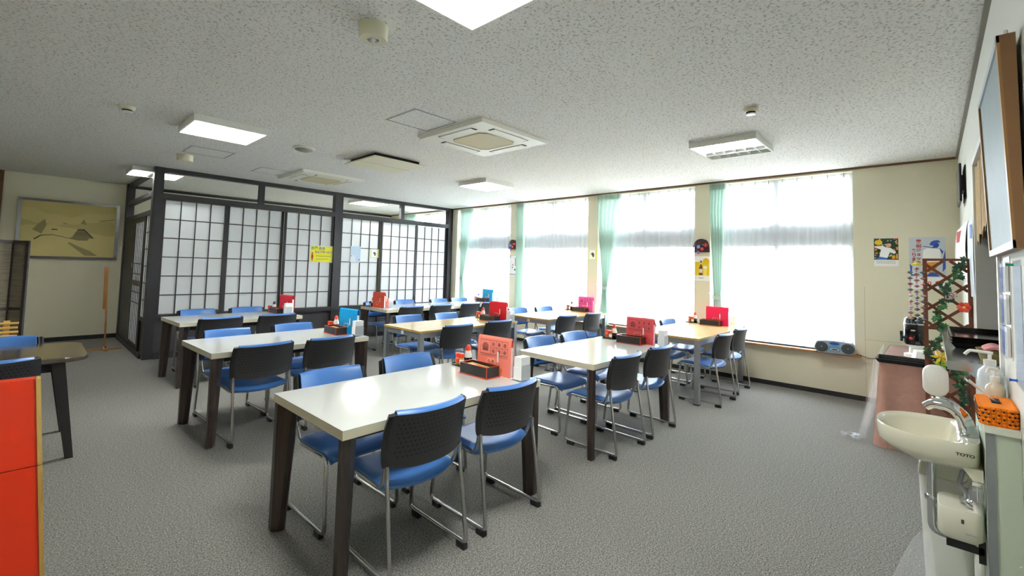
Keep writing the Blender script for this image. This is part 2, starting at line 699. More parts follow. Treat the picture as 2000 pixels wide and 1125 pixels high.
# windows: frame, mullions, transom panel, panes
for n, (y0, y1) in enumerate(WIN):
    xg = XW + 0.14
    ym = (y0 + y1) / 2
    b = MB()
    for (a, c, z0, z1) in ((y0, y0 + 0.045, ZS, ZT), (y1 - 0.045, y1, ZS, ZT)):
        b.box(xg - 0.03, xg + 0.03, a, c, z0, z1)
    for z in (ZS, ZT - 0.045, 1.79, 2.045):
        b.box(xg - 0.03, xg + 0.03, y0 + 0.045, y1 - 0.045, z, z + 0.04)
    w_ = b.build('window_%d' % (n + 1), 'aluminium')
    w_['kind'] = 'structure'
    MB().box(xg - 0.02, xg + 0.02, y0 + 0.045, y1 - 0.045, 1.83, 2.045).build('transom_panel', 'transom_grey', w_)
    MB().box(xg - 0.03, xg + 0.03, ym - 0.05, ym + 0.05, 2.085, ZT - 0.045).build('mullion', 'aluminium', w_)
    MB().box(xg - 0.03, xg + 0.03, ym - 0.032, ym + 0.032, ZS + 0.04, 1.79).build('mullion', 'aluminium', w_)
    MB().box(xg - 0.012, xg + 0.012, y0 + 0.045, ym - 0.032, 1.155, 1.175).build('crossbar', 'aluminium', w_)
    for (a, c) in ((y0 + 0.045, ym - 0.03), (ym + 0.03, y1 - 0.045)):
        for (z0, z1) in ((ZS + 0.04, 1.79), (2.085, ZT - 0.045)):
            MB().box(xg - 0.003, xg + 0.003, a, c, z0, z1).build('pane', 'window_glass', w_)
b = MB()
b.box(XW - 0.085, XW + 0.11, 0.62, 7.95, ZS - 0.022, ZS)
struct('trim_6', b, 'sill_wood', bevel=0.004)

# ================================================================== CEILING FIXTURES
def louver_light(cx, cy, label, lit):
    t = thing('ceiling_light', label, 'ceiling light', (cx, cy, HC), 0, 'square fluorescent ceiling lights')
    S, D = 0.305, 0.062
    b = MB()
    for (x0, x1, y0, y1) in ((-S, -S + 0.012, -S, S), (S - 0.012, S, -S, S), (-S + 0.012, S - 0.012, -S, -S + 0.012), (-S + 0.012, S - 0.012, S - 0.012, S)):
        b.box(x0, x1, y0, y1, -D, 0)
    b.box(-S + 0.012, S - 0.012, -S + 0.012, S - 0.012, -0.006, 0)
    b.build('housing', 'lamp_white', t)
    bays = 4
    wbay = (2 * S - 0.024) / bays
    for k in range(1, bays):
        x = -S + 0.012 + k * wbay
        MB().box(x - 0.003, x + 0.003, -S + 0.012, S - 0.012, -D + 0.004, -D + 0.034).build('louver_blade', 'lamp_louver', t)
    for k in range(1, 6):
        y = -S + 0.012 + k * (2 * S - 0.024) / 6
        b = MB()
        for q in range(bays):
            x0 = -S + 0.012 + q * wbay
            b.box(x0 + 0.004, x0 + wbay - 0.004, y - 0.002, y + 0.002, -D + 0.006, -D + 0.03)
        b.build('cross_blade', 'lamp_louver', t)
    for k in range(bays):
        x = -S + 0.012 + (k + 0.5) * wbay
        on = k < lit
        b = MB()
        for dx in (-0.03, 0.03):
            b.cyl((x + dx, -S + 0.03, -0.02), (x + dx, S - 0.03, -0.02), 0.0115, n=8)
        b.build('fluorescent_tube', 'tube_lit' if on else 'tube_off', t, smooth=40)
    return t


louver_light(1.225, 1.44, 'square lit ceiling light above the salmon-menu white table farthest from windows', 4)
louver_light(1.263, 5.08, 'square lit ceiling light above the blue-menu white table', 4)
louver_light(4.83, 5.06, 'square lit ceiling light near the wood table with the pink menu', 4)
louver_light(4.76, 1.457, 'square ceiling light with half its tubes off beside a smoke detector', 2)
louver_light(1.28, 8.55, 'square lit ceiling light over the lattice door of the shoji room', 4)
louver_light(4.84, 8.6, 'square lit ceiling light seen over the shoji partition near windows', 4)


def cassette(cx, cy, label):
    t = thing('air_conditioner', label, 'air conditioner', (cx, cy, HC), 0, 'ceiling cassette air conditioners')
    S = 0.47
    D = 0.035
    b = MB()
    out = [(-S, -S), (S, -S), (S, S), (-S, S)]
    o2 = [(x * 0.955, y * 0.955) for x, y in out]
    b.rings([[(x, y, 0) for x, y in out], [(x, y, -0.012) for x, y in out], [(x, y, -D) for x, y in o2]])
    b.build('panel', 'ac_white', t)
    oc = []
    G, C = 0.245, 0.06
    for x, y in ((-G + C, -G), (G - C, -G), (G, -G + C), (G, G - C), (G - C, G), (-G + C, G), (-G, G - C), (-G, -G + C)):
        oc.append((x, y))
    b = MB()
    b.rings([[(x, y, -D) for x, y in oc], [(x * 0.97, y * 0.97, -D - 0.008) for x, y in oc], [(x * 0.93, y * 0.93, -D - 0.004) for x, y in oc]])
    b.build('intake_grille', 'ac_cream', t)
    for k in range(4):
        a = k * PI / 2
        ca, sa = math.cos(a), math.sin(a)

        def R(x, y):
            return (x * ca - y * sa, x * sa + y * ca)
        q = [R(-0.245, -0.385), R(0.245, -0.385), R(0.245, -0.31), R(-0.245, -0.31)]
        MB().rings([[(x, y, -D) for x, y in q], [(x, y, -D - 0.001) for x, y in q]]).build('air_slot', 'dark_slot', t)
        q = [R(-0.225, -0.385), R(0.225, -0.385), R(0.225, -0.315), R(-0.225, -0.315)]
        MB().rings([[(x, y, -D - 0.001) for x, y in q], [(x, y, -D - 0.006) for x, y in q]]).build('flap', 'ac_white', t)
    return t


cassette(3.085, 3.29, 'white square ceiling air conditioner with cream grille beside the framed hatch')
cassette(3.06, 6.90, 'white square ceiling air conditioner close to the shoji partition')

t = thing('ceiling_panel', 'flat cream square panel hung just below the ceiling casting a shadow', 'ceiling panel', (3.03, 5.03, HC))
MB().box(-0.30, 0.30, -0.30, 0.30, -0.045, 0).build('recess_body', 'dark_slot', t)
MB().box(-0.36, 0.36, -0.36, 0.36, -0.062, -0.045).build('panel', 'device_cream', t, bevel=0.004)
MB().box(-0.36, 0.36, -0.002, 0.002, -0.0628, -0.062).build('seam', 'grey_trim', t)


def hatch(cx, cy, label):
    t = thing('inspection_hatch', label, 'hatch', (cx, cy, HC), 0, 'square ceiling inspection hatches')
    S = 0.225
    b = MB()
    for (x0, x1, y0, y1) in ((-S, -S + 0.014, -S, S), (S - 0.014, S, -S, S), (-S + 0.014, S - 0.014, -S, -S + 0.014), (-S + 0.014, S - 0.014, S - 0.014, S)):
        b.box(x0, x1, y0, y1, -0.004, 0)
    b.build('frame', 'hatch_alu', t)
    MB().box(-S + 0.018, S - 0.018, -S + 0.018, S - 0.018, -0.002, 0).build('lid', 'ceiling_board', t)


hatch(2.36, 3.34, 'square framed ceiling hatch next to the air conditioner with the cream grille')
hatch(1.46, 6.41, 'square framed ceiling hatch beside the round lamp near the shoji corner post')
hatch(2.40, 7.02, 'square framed ceiling hatch next to the air conditioner by the shoji')


def emergency(cx, cy, r, label):
    t = thing('emergency_light', label, 'emergency light', (cx, cy, HC), 0, 'round emergency lights')
    MB().lathe([(r * 1.02, 0), (r * 1.02, -0.006), (r, -0.008), (r, -0.07), (r * 0.93, -0.078), (0.001, -0.078)], 28).build('housing', 'device_cream', t, smooth=40)
    MB().lathe([(r * 0.42, -0.078), (r * 0.42, -0.081), (r * 0.3, -0.0795), (0.001, -0.0795)], 20).build('reflector', 'bright_chrome', t, smooth=50)
    MB().ball((0, 0, -0.08), 0.013, 0.013, 0.008).build('bulb', 'milky', t, smooth=60)


emergency(1.22, 2.20, 0.075, 'round cream emergency lamp near the light over the salmon-menu table')
emergency(1.31, 6.85, 0.085, 'round cream emergency lamp next to the shoji corner post')


def detector(cx, cy, label):
    t = thing('smoke_detector', label, 'smoke detector', (cx, cy, HC), 0, 'ceiling smoke detectors')
    MB().lathe([(0.055, 0), (0.055, -0.018), (0.046, -0.03), (0.001, -0.03)], 24).build('base', 'device_cream', t, smooth=40)
    MB().lathe([(0.034, -0.03), (0.034, -0.042), (0.001, -0.042)], 20).build('vent', 'dark_slot', t)
    MB().lathe([(0.038, -0.042), (0.034, -0.05), (0.001, -0.052)], 20).build('cap', 'white_plastic', t, smooth=50)


detector(0.535, 5.05, 'small cream smoke detector by the lit lamp over the blue-menu table')
detector(3.80, 1.02, 'small smoke detector with dark vent beside the half-lit ceiling light')
t = thing('ceiling_speaker', 'round grey ceiling loudspeaker between ceiling light and flat cream panel', 'loudspeaker', (2.10, 5.22, HC))
MB().lathe([(0.115, 0), (0.115, -0.012), (0.105, -0.02), (0.098, -0.02)], 32).build('rim', 'off_white', t, smooth=40)
MB().lathe([(0.1, -0.016), (0.085, -0.03), (0.05, -0.042), (0.001, -0.046)], 32).build('grille', mat('speaker_grille', (170, 172, 170), 0.5, bump=(900, 0.8)), t, smooth=60)

# ================================================================== SHOJI PARTITION
FR = 'shoji_timber'
t = thing('partition_frame', 'black timber frame of the shoji partition with open transom above', 'partition', (0, YS, 0))
for x0, x1 in ((1.2, 1.315), (3.862, 4.008), (6.535, XW)):
    MB().box(x0, x1, -0.0, 0.13, 0, HC).build('post', FR, t)
MB().box(1.315, 6.535, 0.01, 0.11, HC - 0.062, HC).build('top_beam', FR, t)
for x0, x1 in ((1.315, 3.862), (4.008, 6.535)):
    MB().box(x0, x1, 0.005, 0.12, 2.258, 2.345).build('head_rail', FR, t)
    MB().box(x0, x1, 0.005, 0.12, 0.535, 0.612).build('sill_rail', FR, t)
    MB().box(x0, x1, -0.03, 0.13, 0, 0.075).build('base_beam', FR, t)
for x in (2.615, 5.32):
    MB().box(x - 0.04, x + 0.04, 0.02, 0.1, 2.345, HC - 0.062).build('transom_post', FR, t)
SH = [(1.318, 2.14), (2.143, 2.995), (2.998, 3.86), (4.01, 4.845), (4.848, 5.705), (5.708, 6.533)]
for x0, x1 in SH:
    MB().box(x0 - 0.002, x1 + 0.002, 0.045, 0.075, 0.075, 0.535).build('wainscot_board', 'shoji_board', t)
for x in (2.1415, 2.9965, 4.8465, 5.7065):
    MB().box(x - 0.0275, x + 0.0275, 0.02, 0.1, 0.075, 0.535).build('wainscot_stile', FR, t)
SZ = [0.616 + k * 0.2723 for k in range(7)]
names = ['next to the corner post', 'second from the corner post', 'behind the yellow sign', 'behind the pale blue poster', 'second from the windows', 'next to the windows']
pane_cache = {}


def shoji_panel(x0, x1, z0, z1, cols, zs, parent, yo, stile=0.036, flip=False):
    """frame, kumiko bars and one paper pane per cell; local x along the panel"""
    b = MB()
    fd = 0.018 if flip else 0.03
    b.box(x0, x0 + stile, yo, yo + fd, z0, z1)
    b.box(x1 - stile, x1, yo, yo + fd, z0, z1)
    b.build('stile_frame', FR, parent)
    a, c = x0 + stile, x1 - stile
    cw = (c - a) / cols
    for k in range(1, cols):
        MB().box(a + k * cw - 0.006, a + k * cw + 0.006, yo + 0.004, yo + 0.018, z0, z1).build('vertical_bar', FR, parent)
    for z in zs[1:-1]:
        MB().box(a, c, yo + 0.002, yo + 0.018, z - 0.0065, z + 0.0065).build('horizontal_bar', FR, parent)
    key = (round(cw, 4), round(zs[1] - zs[0], 4))
    for k in range(cols):
        for q in range(len(zs) - 1):
            if key not in pane_cache:
                me = MB().box(-cw / 2 + 0.003, cw / 2 - 0.003, 0, 0.0015, 0.004, zs[1] - zs[0] - 0.004).mesh('paper_pane')
                me.materials.append(MATS['shoji_paper'])
                pane_cache[key] = me
            o = bpy.data.objects.new('paper_pane', pane_cache[key])
            COL.objects.link(o)
            o.parent = parent
            o.location = (a + (k + 0.5) * cw, yo + (0.012 if flip else 0.0185), zs[q])


for i, (x0, x1) in enumerate(SH):
    p = thing('shoji_panel', 'white paper shoji panel with black lattice %s' % names[i], 'shoji panel', (0, YS, 0), 0, 'shoji panels of the long partition')
    yo = 0.03 if i % 2 == 0 else 0.062
    shoji_panel(x0, x1, 0.612, 2.258, 4, SZ, p, yo)

# side of the room: narrow shoji, lattice door, dark boards (runs back along +Y from the corner post)
t = thing('partition_side_frame', 'black timber side frame of the shoji room running back to wall', 'partition', (1.2, YS + 0.13, 0), PI / 2)
L = YB - YS - 0.13
MB().box(L - 0.13, L, -0.11, 0, 0, HC).build('post', FR, t)
MB().box(0, L - 0.13, -0.1, -0.02, HC - 0.05, HC).build('top_beam', FR, t)
MB().box(0, L - 0.13, -0.11, 0.0, 2.03, 2.10).build('door_head', FR, t)
MB().box(0, L - 0.13, -0.09, -0.02, 2.32, 2.39).build('transom_rail', FR, t)
MB().box(0, L - 0.13, -0.12, 0.02, 0, 0.05).build('threshold', FR, t)
MB().box(0.36, 0.46, -0.11, -0.006, 0.05, 2.03).build('stile_post', FR, t)
MB().box(0, 0.36, -0.10, -0.01, 0.50, 0.56).build('sill_rail', FR, t)
MB().box(0, 0.36, -0.075, -0.035, 0.05, 0.50).build('wainscot_board', 'shoji_board', t)
p = thing('shoji_panel', 'narrow paper shoji panel on the side of the shoji room', 'shoji panel', (1.2, YS + 0.13, 0), PI / 2)
shoji_panel(0.0, 0.36, 0.56, 2.03, 2, [0.56 + k * 0.245 for k in range(7)], p, -0.03, flip=True)
d = thing('lattice_door', 'black sliding lattice door of the shoji room with small metal pull', 'door', (1.2, YS + 0.13, 0), PI / 2)
b = MB()
b.box(0.46, 0.53, -0.045, -0.010, 0.05, 2.03)
b.box(1.24, 2.27, -0.045, -0.010, 0.05, 2.03)
b.box(0.53, 1.24, -0.045, -0.010, 0.05, 0.12)
b.box(0.53, 1.24, -0.045, -0.010, 1.96, 2.03)
b.build('door_frame', FR, d)
MB().box(0.53, 1.24, -0.02, -0.008, 0.98, 1.06).build('lock_rail', mat('rail_brown', (92, 80, 76), 0.5), d)
for k in range(1, 5):
    x = 0.53 + k * 0.71 / 5
    MB().box(x - 0.010, x + 0.010, -0.0185, -0.0135, 0.12, 1.96).build('lattice_bar', FR, d)
for z in (0.72, 0.88, 1.16, 1.32):
    MB().box(0.53, 1.24, -0.0185, -0.0145, z - 0.008, z + 0.008).build('lattice_rail', FR, d)
MB().box(0.53, 1.24, -0.022, -0.0195, 0.12, 1.96).build('glass', 'shoji_paper', d)
MB().box(1.30, 1.34, -0.0, 0.004, 1.26, 1.32).build('pull', 'bright_chrome', d).location = (0, -0.010, 0)

# ================================================================== CURTAINS
def lace(y0, y1, label):
    n = 160

    def fn(u, v):
        y = y0 + (y1 - y0) * u
        z = 0.535 + (2.668 - 0.535) * v
        a = 0.012 + 0.006 * math.sin(u * 23.0)
        return (XW + 0.055 + a * math.sin(2 * PI * u * 17 + 0.8 * math.sin(u * 9 + v * 1.3)) * (1 - 0.35 * v), y, z)
    t = thing('lace_curtain', label, 'curtain', (0, 0, 0), 0, 'white lace curtains')
    MB().grid(fn, n, 6).build('sheer_cloth', 'lace', t, smooth=80)
    MB().grid(lambda u, v: (fn(u, 0)[0] - 0.002, fn(u, 0)[1], 0.535 + 0.10 * v), n, 1).build('hem', 'lace', t, smooth=80)
    MB().grid(lambda u, v: (fn(u, 1)[0] - 0.002, fn(u, 1)[1], 2.668 - 0.07 * v), n, 1).build('heading_tape', 'lace', t, smooth=80)
    for k in range(10):
        y = y0 + (k + 0.5) * (y1 - y0) / 10
        MB().box(XW + 0.035, XW + 0.040, y - 0.003, y + 0.003, 2.60, 2.668).build('pleat_hook', 'grey_trim', t)
    return t


WD = ['beside the boombox', 'behind the wood table with the hot-pink menu', 'behind the wood table with the pink menu', 'behind the far blue-menu table', 'inside the shoji room']
for (y0, y1), d_ in zip(WIN, WD):
    lace(y0 + 0.005, y1 - 0.005, 'white sheer lace curtain over the window %s' % d_)


def drape(y_edge, wtop, wtie, wbot, tie_z, label, side_shift=0.0, tied=True, X0=XW - 0.05):
    """curtain bunched at the high-Y side of a window; widths run towards -Y"""
    t = thing('green_curtain', label, 'curtain', (0, 0, 0), 0, 'mint green curtains')
    folds = 5

    def width(z):
        if not tied:
            return wtop + (wbot - wtop) * (1 - (z - 0.4) / 2.28)
        if z > tie_z:
            q = (z - tie_z) / (2.675 - tie_z)
            return wtie + (wtop - wtie) * (q ** 0.8)
        q = (tie_z - z) / (tie_z - 0.45)
        return wtie + (wbot - wtie) * min(1, q * 1.3)

    def off(z):
        if not tied:
            return 0
        return side_shift * max(0.0, 1 - abs(z - tie_z) / 1.2)

    def fn(u, v):
        z = 0.45 + (2.672 - 0.45) * v
        wd = width(z)
        amp = 0.030
        return (X0 + amp * math.sin(2 * PI * folds * u) + 0.008 * math.sin(2 * PI * folds * 2 * u + 1), y_edge - off(z) - wd * u, z)
    MB().grid(fn, 60, 40).build('cloth', 'green_cloth', t, smooth=80)
    MB().grid(lambda u, v: (fn(u, 1)[0] - 0.004, fn(u, 1)[1], 2.672 - 0.08 * v), 60, 1).build('heading', 'green_cloth', t, smooth=80)
    if tied:
        yc = y_edge - off(tie_z)
        pts = []
        for k in range(20):
            a = 2 * PI * k / 20
            pts.append((X0 + 0.045 * math.cos(a), yc - wtie / 2 + (wtie / 2 + 0.012) * math.sin(a), tie_z))
        b = MB()
        b.rings([[(x, y, z - 0.03) for x, y, z in pts], [(x, y, z + 0.03) for x, y, z in pts]], cap0=False, cap1=False)
        b.build('tieback', 'green_cloth', t, smooth=80)
        MB().tube([(X0, y_edge - 0.01, tie_z + 0.02), (X0 + 0.02, y_edge + 0.01, tie_z + 0.05), (XW, y_edge + 0.012, tie_z + 0.06)], 0.005).build('tieback_hook', 'aluminium', t)
    return t


drape(2.315, 0.23, 0.11, 0.20, 1.08, 'mint green tied curtain beside the beer calendar pillar', 0.06)
drape(4.17, 0.46, 0.09, 0.18, 1.12, 'mint green tied curtain beside the pillar with the small yellow card', 0.13)
drape(6.02, 0.21, 0.2, 0.24, 1.1, 'mint green straight hanging curtain beside the pillar with white calendar', tied=False)
drape(7.72, 0.42, 0.11, 0.25, 1.15, 'mint green tied curtain next to the end post of the shoji partition', 0.06)
drape(9.85, 0.42, 0.2, 0.25, 1.15, 'mint green curtain inside the shoji room seen over the partition', tied=False)

# ================================================================== CHAIRS
def make_chair():
    """sitter faces local +y; origin on the floor below the back; y=0 at rear glides"""
    t = thing('dining_chair', 'chair', 'chair', (0, 0, 0))
    for s in (-1, 1):
        x = s * 0.212
        path = fillet([(x * 1.0, 0.080, 0.515), (x * 1.0, 0.078, 0.47), (x * 1.03, 0.010, 0.030), (x * 1.03, 0.500, 0.030), (x * 0.97, 0.462, 0.402), (x * 0.97, 0.135, 0.392), (x, 0.100, 0.47), (x, 0.094, 0.515)], 0.035, 4)
        MB().tube(path, 0.0105, 8).build('side_frame', 'chrome', t, smooth=60)
        for y in (0.045, 0.44):
            MB().box(x * 1.03 - 0.013, x * 1.03 + 0.013, y - 0.03, y + 0.03, 0, 0.028).build('glide', 'black_plastic', t)
    MB().tube([(-0.206, 0.40, 0.392), (0.206, 0.40, 0.392)], 0.010, 8).build('cross_bar', 'chrome', t, smooth=60)

    # seat: rounded rear edge, rolled front edge
    def outline(u):
        return 0.21 * (1 - 0.03 * u)

    def seat(u, v):
        s_ = 2 * u - 1
        hw = 0.215 - 0.012 * v
        rear = 0.070 + 0.055 * abs(s_) ** 2.6
        y = rear + (0.505 - rear) * v
        z = 0.432 - 0.014 * (1 - s_ * s_) * (1 - v * 0.5)
        if v > 0.82:
            z -= 0.035 * ((v - 0.82) / 0.18) ** 2
        if v < 0.12:
            z -= 0.020 * ((0.12 - v) / 0.12) ** 2
        z -= 0.012 * max(0, (abs(s_) - 0.85) / 0.15) ** 2
        return (hw * s_, y, z)
    MB().grid(seat, 14, 16, 0.020).build('seat_pad', 'blue_vinyl', t, smooth=50)
    MB().grid(lambda u, v: (seat(u * 0.94 + 0.03, v * 0.92 + 0.04)[0], seat(u * 0.94 + 0.03, v * 0.92 + 0.04)[1], seat(u * 0.94 + 0.03, v * 0.92 + 0.04)[2] - 0.0195), 10, 10, 0.014).build('seat_base', 'black_plastic', t, smooth=50)

    # backrest shell, curved round the sitter
    def back(u, v, d=0.0, sc_=1.0):
        s_ = (2 * u - 1) * sc_
        z = 0.492 + 0.258 * v
        hw = 0.222 + 0.008 * math.sin(PI * v)
        y = 0.040 - 0.060 * v * v + 0.020 * v + 0.066 * abs(s_) ** 2.2
        if v < 0.1:
            z += 0.015 * (abs(s_) ** 3) * (1 - v / 0.1)
        return (hw * s_, y + d, z)
    MB().grid(lambda u, v: back(u, v, 0.0), 20, 10, -0.013).build('back_shell', 'black_shell', t, smooth=50)
    for s in (-1, 1):
        MB().grid(lambda u, v: (back(1 if s > 0 else 0, v)[0] + s * (-0.02 + 0.024 * u), back(1 if s > 0 else 0, v)[1] - 0.003 - 0.004 * math.sin(PI * u), back(1, v)[2] + 0.002), 4, 8, 0.022 if s > 0 else 0.022).build('back_stile', 'black_plastic', t, smooth=60)

    def pad(u, v):
        if v <= 0.8:
            p = back(u, 0.08 + 0.92 * v / 0.8, 0.014, 0.87)
            return (p[0], p[1] + 0.016 * math.sin(PI * min(1, v / 0.8) * 0.9 + 0.1), p[2])
        q = (v - 0.8) / 0.2
        p = back(u, 1.0, 0, 0.87)
        return (p[0], p[1] + 0.019 - 0.028 * q, p[2] + 0.011 * math.sin(PI * q) - 0.012 * max(0, q - 0.5))
    MB().grid(pad, 18, 14, 0.006).build('back_pad', 'blue_vinyl', t, smooth=60)
    return t


chair0 = make_chair()
first = [True]


def place_chair(x, yback, facing, label, group='blue and black sled chairs', jit=None):
    """yback: world Y of the top of the back; facing +1 looks to the shoji, -1 to the hatch wall"""
    j = random.uniform(-0.035, 0.035) if jit is None else jit
    rz = (0 if facing > 0 else PI) + j
    loc = (x, yback - facing * 0.066, 0)
    if first[0]:
        first[0] = False
        chair0.location = loc
        chair0.rotation_euler = (0, 0, rz)
        chair0['label'] = label
        chair0['group'] = group
        return chair0
    return dup(chair0, loc, rz, label, group)


# ================================================================== TABLES
def white_table(x0, x1, y0, y1, label, rot=0.0):
    cx, cy = (x0 + x1) / 2, (y0 + y1) / 2
    hx, hy = (x1 - x0) / 2, (y1 - y0) / 2
    t = thing('dining_table', label, 'table', (cx, cy, 0), rot, 'white dining tables')
    MB().box(-hx, hx, -hy, hy, TZ - 0.004, TZ).build('table_top', 'white_laminate', t)
    MB().box(-hx, hx, -hy, hy, TZ - 0.042, TZ - 0.004).build('edge_band', 'cream_edge', t)
    b = MB()
    b.box(-hx + 0.12, hx - 0.12, -hy + 0.1, -hy + 0.12, TZ - 0.09, TZ - 0.042)
    b.box(-hx + 0.12, hx - 0.12, hy - 0.12, hy - 0.1, TZ - 0.09, TZ - 0.042)
    b.build('apron', 'under_dark', t)
    for sx in (-1, 1):
        for sy in (-1, 1):
            # plank leg set on the diagonal, outer edge upright, inner edge tapering
            c = Vector((sx * (hx - 0.006), sy * (hy - 0.006), 0))
            d = Vector((-sx, -sy, 0)).normalized()
            n = Vector((-d.y, d.x, 0))

            def sec(wd, z):
                th = 0.026
                return [c + d * a + n * q + Vector((0, 0, z)) for a, q in ((0.0, 0), (th, -th), (wd - 0.02, -th), (wd, -th * 0.3), (wd, th * 0.3), (wd - 0.02, th), (th, th))]
            MB().rings([sec(0.085, 0), sec(0.118, TZ - 0.16), sec(0.13, TZ - 0.042)]).build('leg', 'dark_leg', t)
    return t


def wood_table(x0, x1, y0, y1, label, rot=0.0):
    cx, cy = (x0 + x1) / 2, (y0 + y1) / 2
    hx, hy = (x1 - x0) / 2, (y1 - y0) / 2
    t = thing('dining_table', label, 'table', (cx, cy, 0), rot, 'wood-topped dining tables')
    MB().box(-hx, hx, -hy, hy, TZ - 0.003, TZ).build('table_top', 'beech_top', t)
    MB().box(-hx, hx, -hy, hy, TZ - 0.022, TZ - 0.003).build('edge_band', 'beech_edge', t)
    for (a0, a1, c0, c1) in ((-hx + 0.052, hx - 0.052, -hy + 0.012, -hy + 0.034), (-hx + 0.052, hx - 0.052, hy - 0.034, hy - 0.012)):
        MB().box(a0, a1, c0, c1, TZ - 0.078, TZ - 0.022).build('apron', 'grey_metal', t)
    for (a0, a1, c0, c1) in ((-hx + 0.012, -hx + 0.034, -hy + 0.052, hy - 0.052), (hx - 0.034, hx - 0.012, -hy + 0.052, hy - 0.052)):
        MB().box(a0, a1, c0, c1, TZ - 0.078, TZ - 0.022).build('apron', 'grey_metal', t)
    for sx in (-1, 1):
        for sy in (-1, 1):
            x, y = sx * (hx - 0.03), sy * (hy - 0.03)
            g = MB().box(x - 0.026, x + 0.026, y - 0.026, y + 0.026, 0.012, TZ - 0.022).build('leg', 'grey_metal', t, bevel=0.003)
            MB().box(x - 0.028, x + 0.028, y - 0.028, y + 0.028, 0, 0.012).build('foot_cap', 'black_plastic', g)
    s_ = MB().box(-hx + 0.0085, -hx + 0.012, -0.03, 0.015, TZ - 0.068, TZ - 0.03).build('label_plate', 'white_plastic', t)
    return t


TD = {
    'T1': 'salmon-menu white table farthest from windows',
    'T2': 'white table with the sky-blue menu',
    'T3': 'white table with the crimson menu',
    'T4': 'wood table with the red menu',
    'T5a': 'white table with the orange menu',
    'T5b': 'white table touching the windows',
    'T6': 'salmon-menu white table of middle row',
    'T7': 'wood table with the hot-pink menu',
    'T8': 'wood table with the pink menu',
}
white_table(0.970, 2.305, 1.858, 2.630, 'white dining table with dark plank legs and salmon menu, farthest from windows', 0.003)
white_table(1.000, 2.335, 4.035, 4.835, 'white dining table with dark legs holding the sky-blue menu', 0.035)
white_table(1.195, 2.545, 6.090, 6.865, 'white dining table with dark legs holding the crimson menu by shoji', 0.045)
white_table(3.845, 5.180, 6.150, 6.940, 'white dining table with orange menu, end to end with another white table')
white_table(5.185, 6.520, 6.150, 6.940, 'white dining table end to end with the orange-menu table, touching the windows')
white_table(2.965, 4.275, 1.866, 2.630, 'white dining table with dark legs and salmon menu in the middle row', -0.020)
wood_table(2.940, 4.490, 4.030, 4.755, 'wood-topped table with grey metal legs and red menu')
wood_table(4.980, 6.540, 1.850, 2.625, 'wood-topped table with grey metal legs and hot-pink menu')
wood_table(5.020, 6.560, 3.925, 4.700, 'wood-topped table with grey metal legs and pink patterned menu')

SHJ, HAT = 'facing shoji', 'back to shoji'
CH = [
    ('T1', 1.385, 1.845, 1, 0), ('T1', 1.965, 1.835, 1, 1), ('T1', 1.345, 2.745, -1, 0), ('T1', 1.955, 2.820, -1, 1),
    ('T2', 1.375, 4.065, 1, 0), ('T2', 1.930, 4.000, 1, 1), ('T2', 1.365, 4.915, -1, 0), ('T2', 1.995, 4.985, -1, 1),
    ('T3', 1.605, 6.130, 1, 0), ('T3', 2.225, 6.165, 1, 1), ('T3', 1.595, 7.045, -1, 0), ('T3', 2.180, 7.070, -1, 1),
    ('T4', 3.410, 3.965, 1, 0), ('T4', 4.075, 3.970, 1, 1), ('T4', 3.455, 5.005, -1, 0), ('T4', 4.040, 4.965, -1, 1),
    ('T6', 3.330, 1.850, 1, 0), ('T6', 3.935, 1.835, 1, 1), ('T6', 3.415, 2.775, -1, 0), ('T6', 3.945, 2.750, -1, 1),
    ('T7', 5.310, 1.705, 1, 0), ('T7', 6.000, 1.740, 1, 1), ('T7', 5.500, 2.700, -1, 0), ('T7', 6.090, 2.690, -1, 1),
    ('T8', 5.350, 3.850, 1, 0), ('T8', 6.020, 3.840, 1, 1), ('T8', 5.500, 4.950, -1, 0), ('T8', 6.110, 4.900, -1, 1),
]
EDGE = {'T1': (1.849, 2.630), 'T2': (4.012, 4.850), 'T3': (6.075, 6.885), 'T4': (4.03, 4.755), 'T6': (1.853, 2.645), 'T7': (1.85, 2.625), 'T8': (3.925, 4.70)}
for k, x, y, f, e in CH:
    y = min(y, EDGE[k][0] - 0.043) if f > 0 else max(y, EDGE[k][1] + 0.043)
    place_chair(x, y, f, jit={'T2': 0.035, 'T3': 0.045, 'T6': -0.02}.get(k), label='blue chair %s, %s end of %s' % (SHJ if f > 0 else HAT, 'menu' if e else 'bare', TD[k]))
ORD = ['first', 'second', 'third', 'fourth']
for i, (x, y) in enumerate(((4.26, 6.095), (4.85, 6.095), (5.52, 6.095), (6.0, 6.07))):
    place_chair(x, y, 1, 'blue chair facing the shoji, %s along from the orange menu' % ORD[i])
for i, (x, y) in enumerate(((4.20, 7.10), (4.85, 7.17), (5.57, 7.08), (6.10, 7.11))):
    place_chair(x, y, -1, 'blue chair with its back to the shoji, %s along from the orange menu' % ORD[i])
place_chair(-0.10, 4.285, 1, 'blue chair with its back to the red lacquer stand', jit=0.09)
place_chair(-0.075, 5.38, -1, 'blue chair between the black table and the wooden slat rack', jit=-0.02)

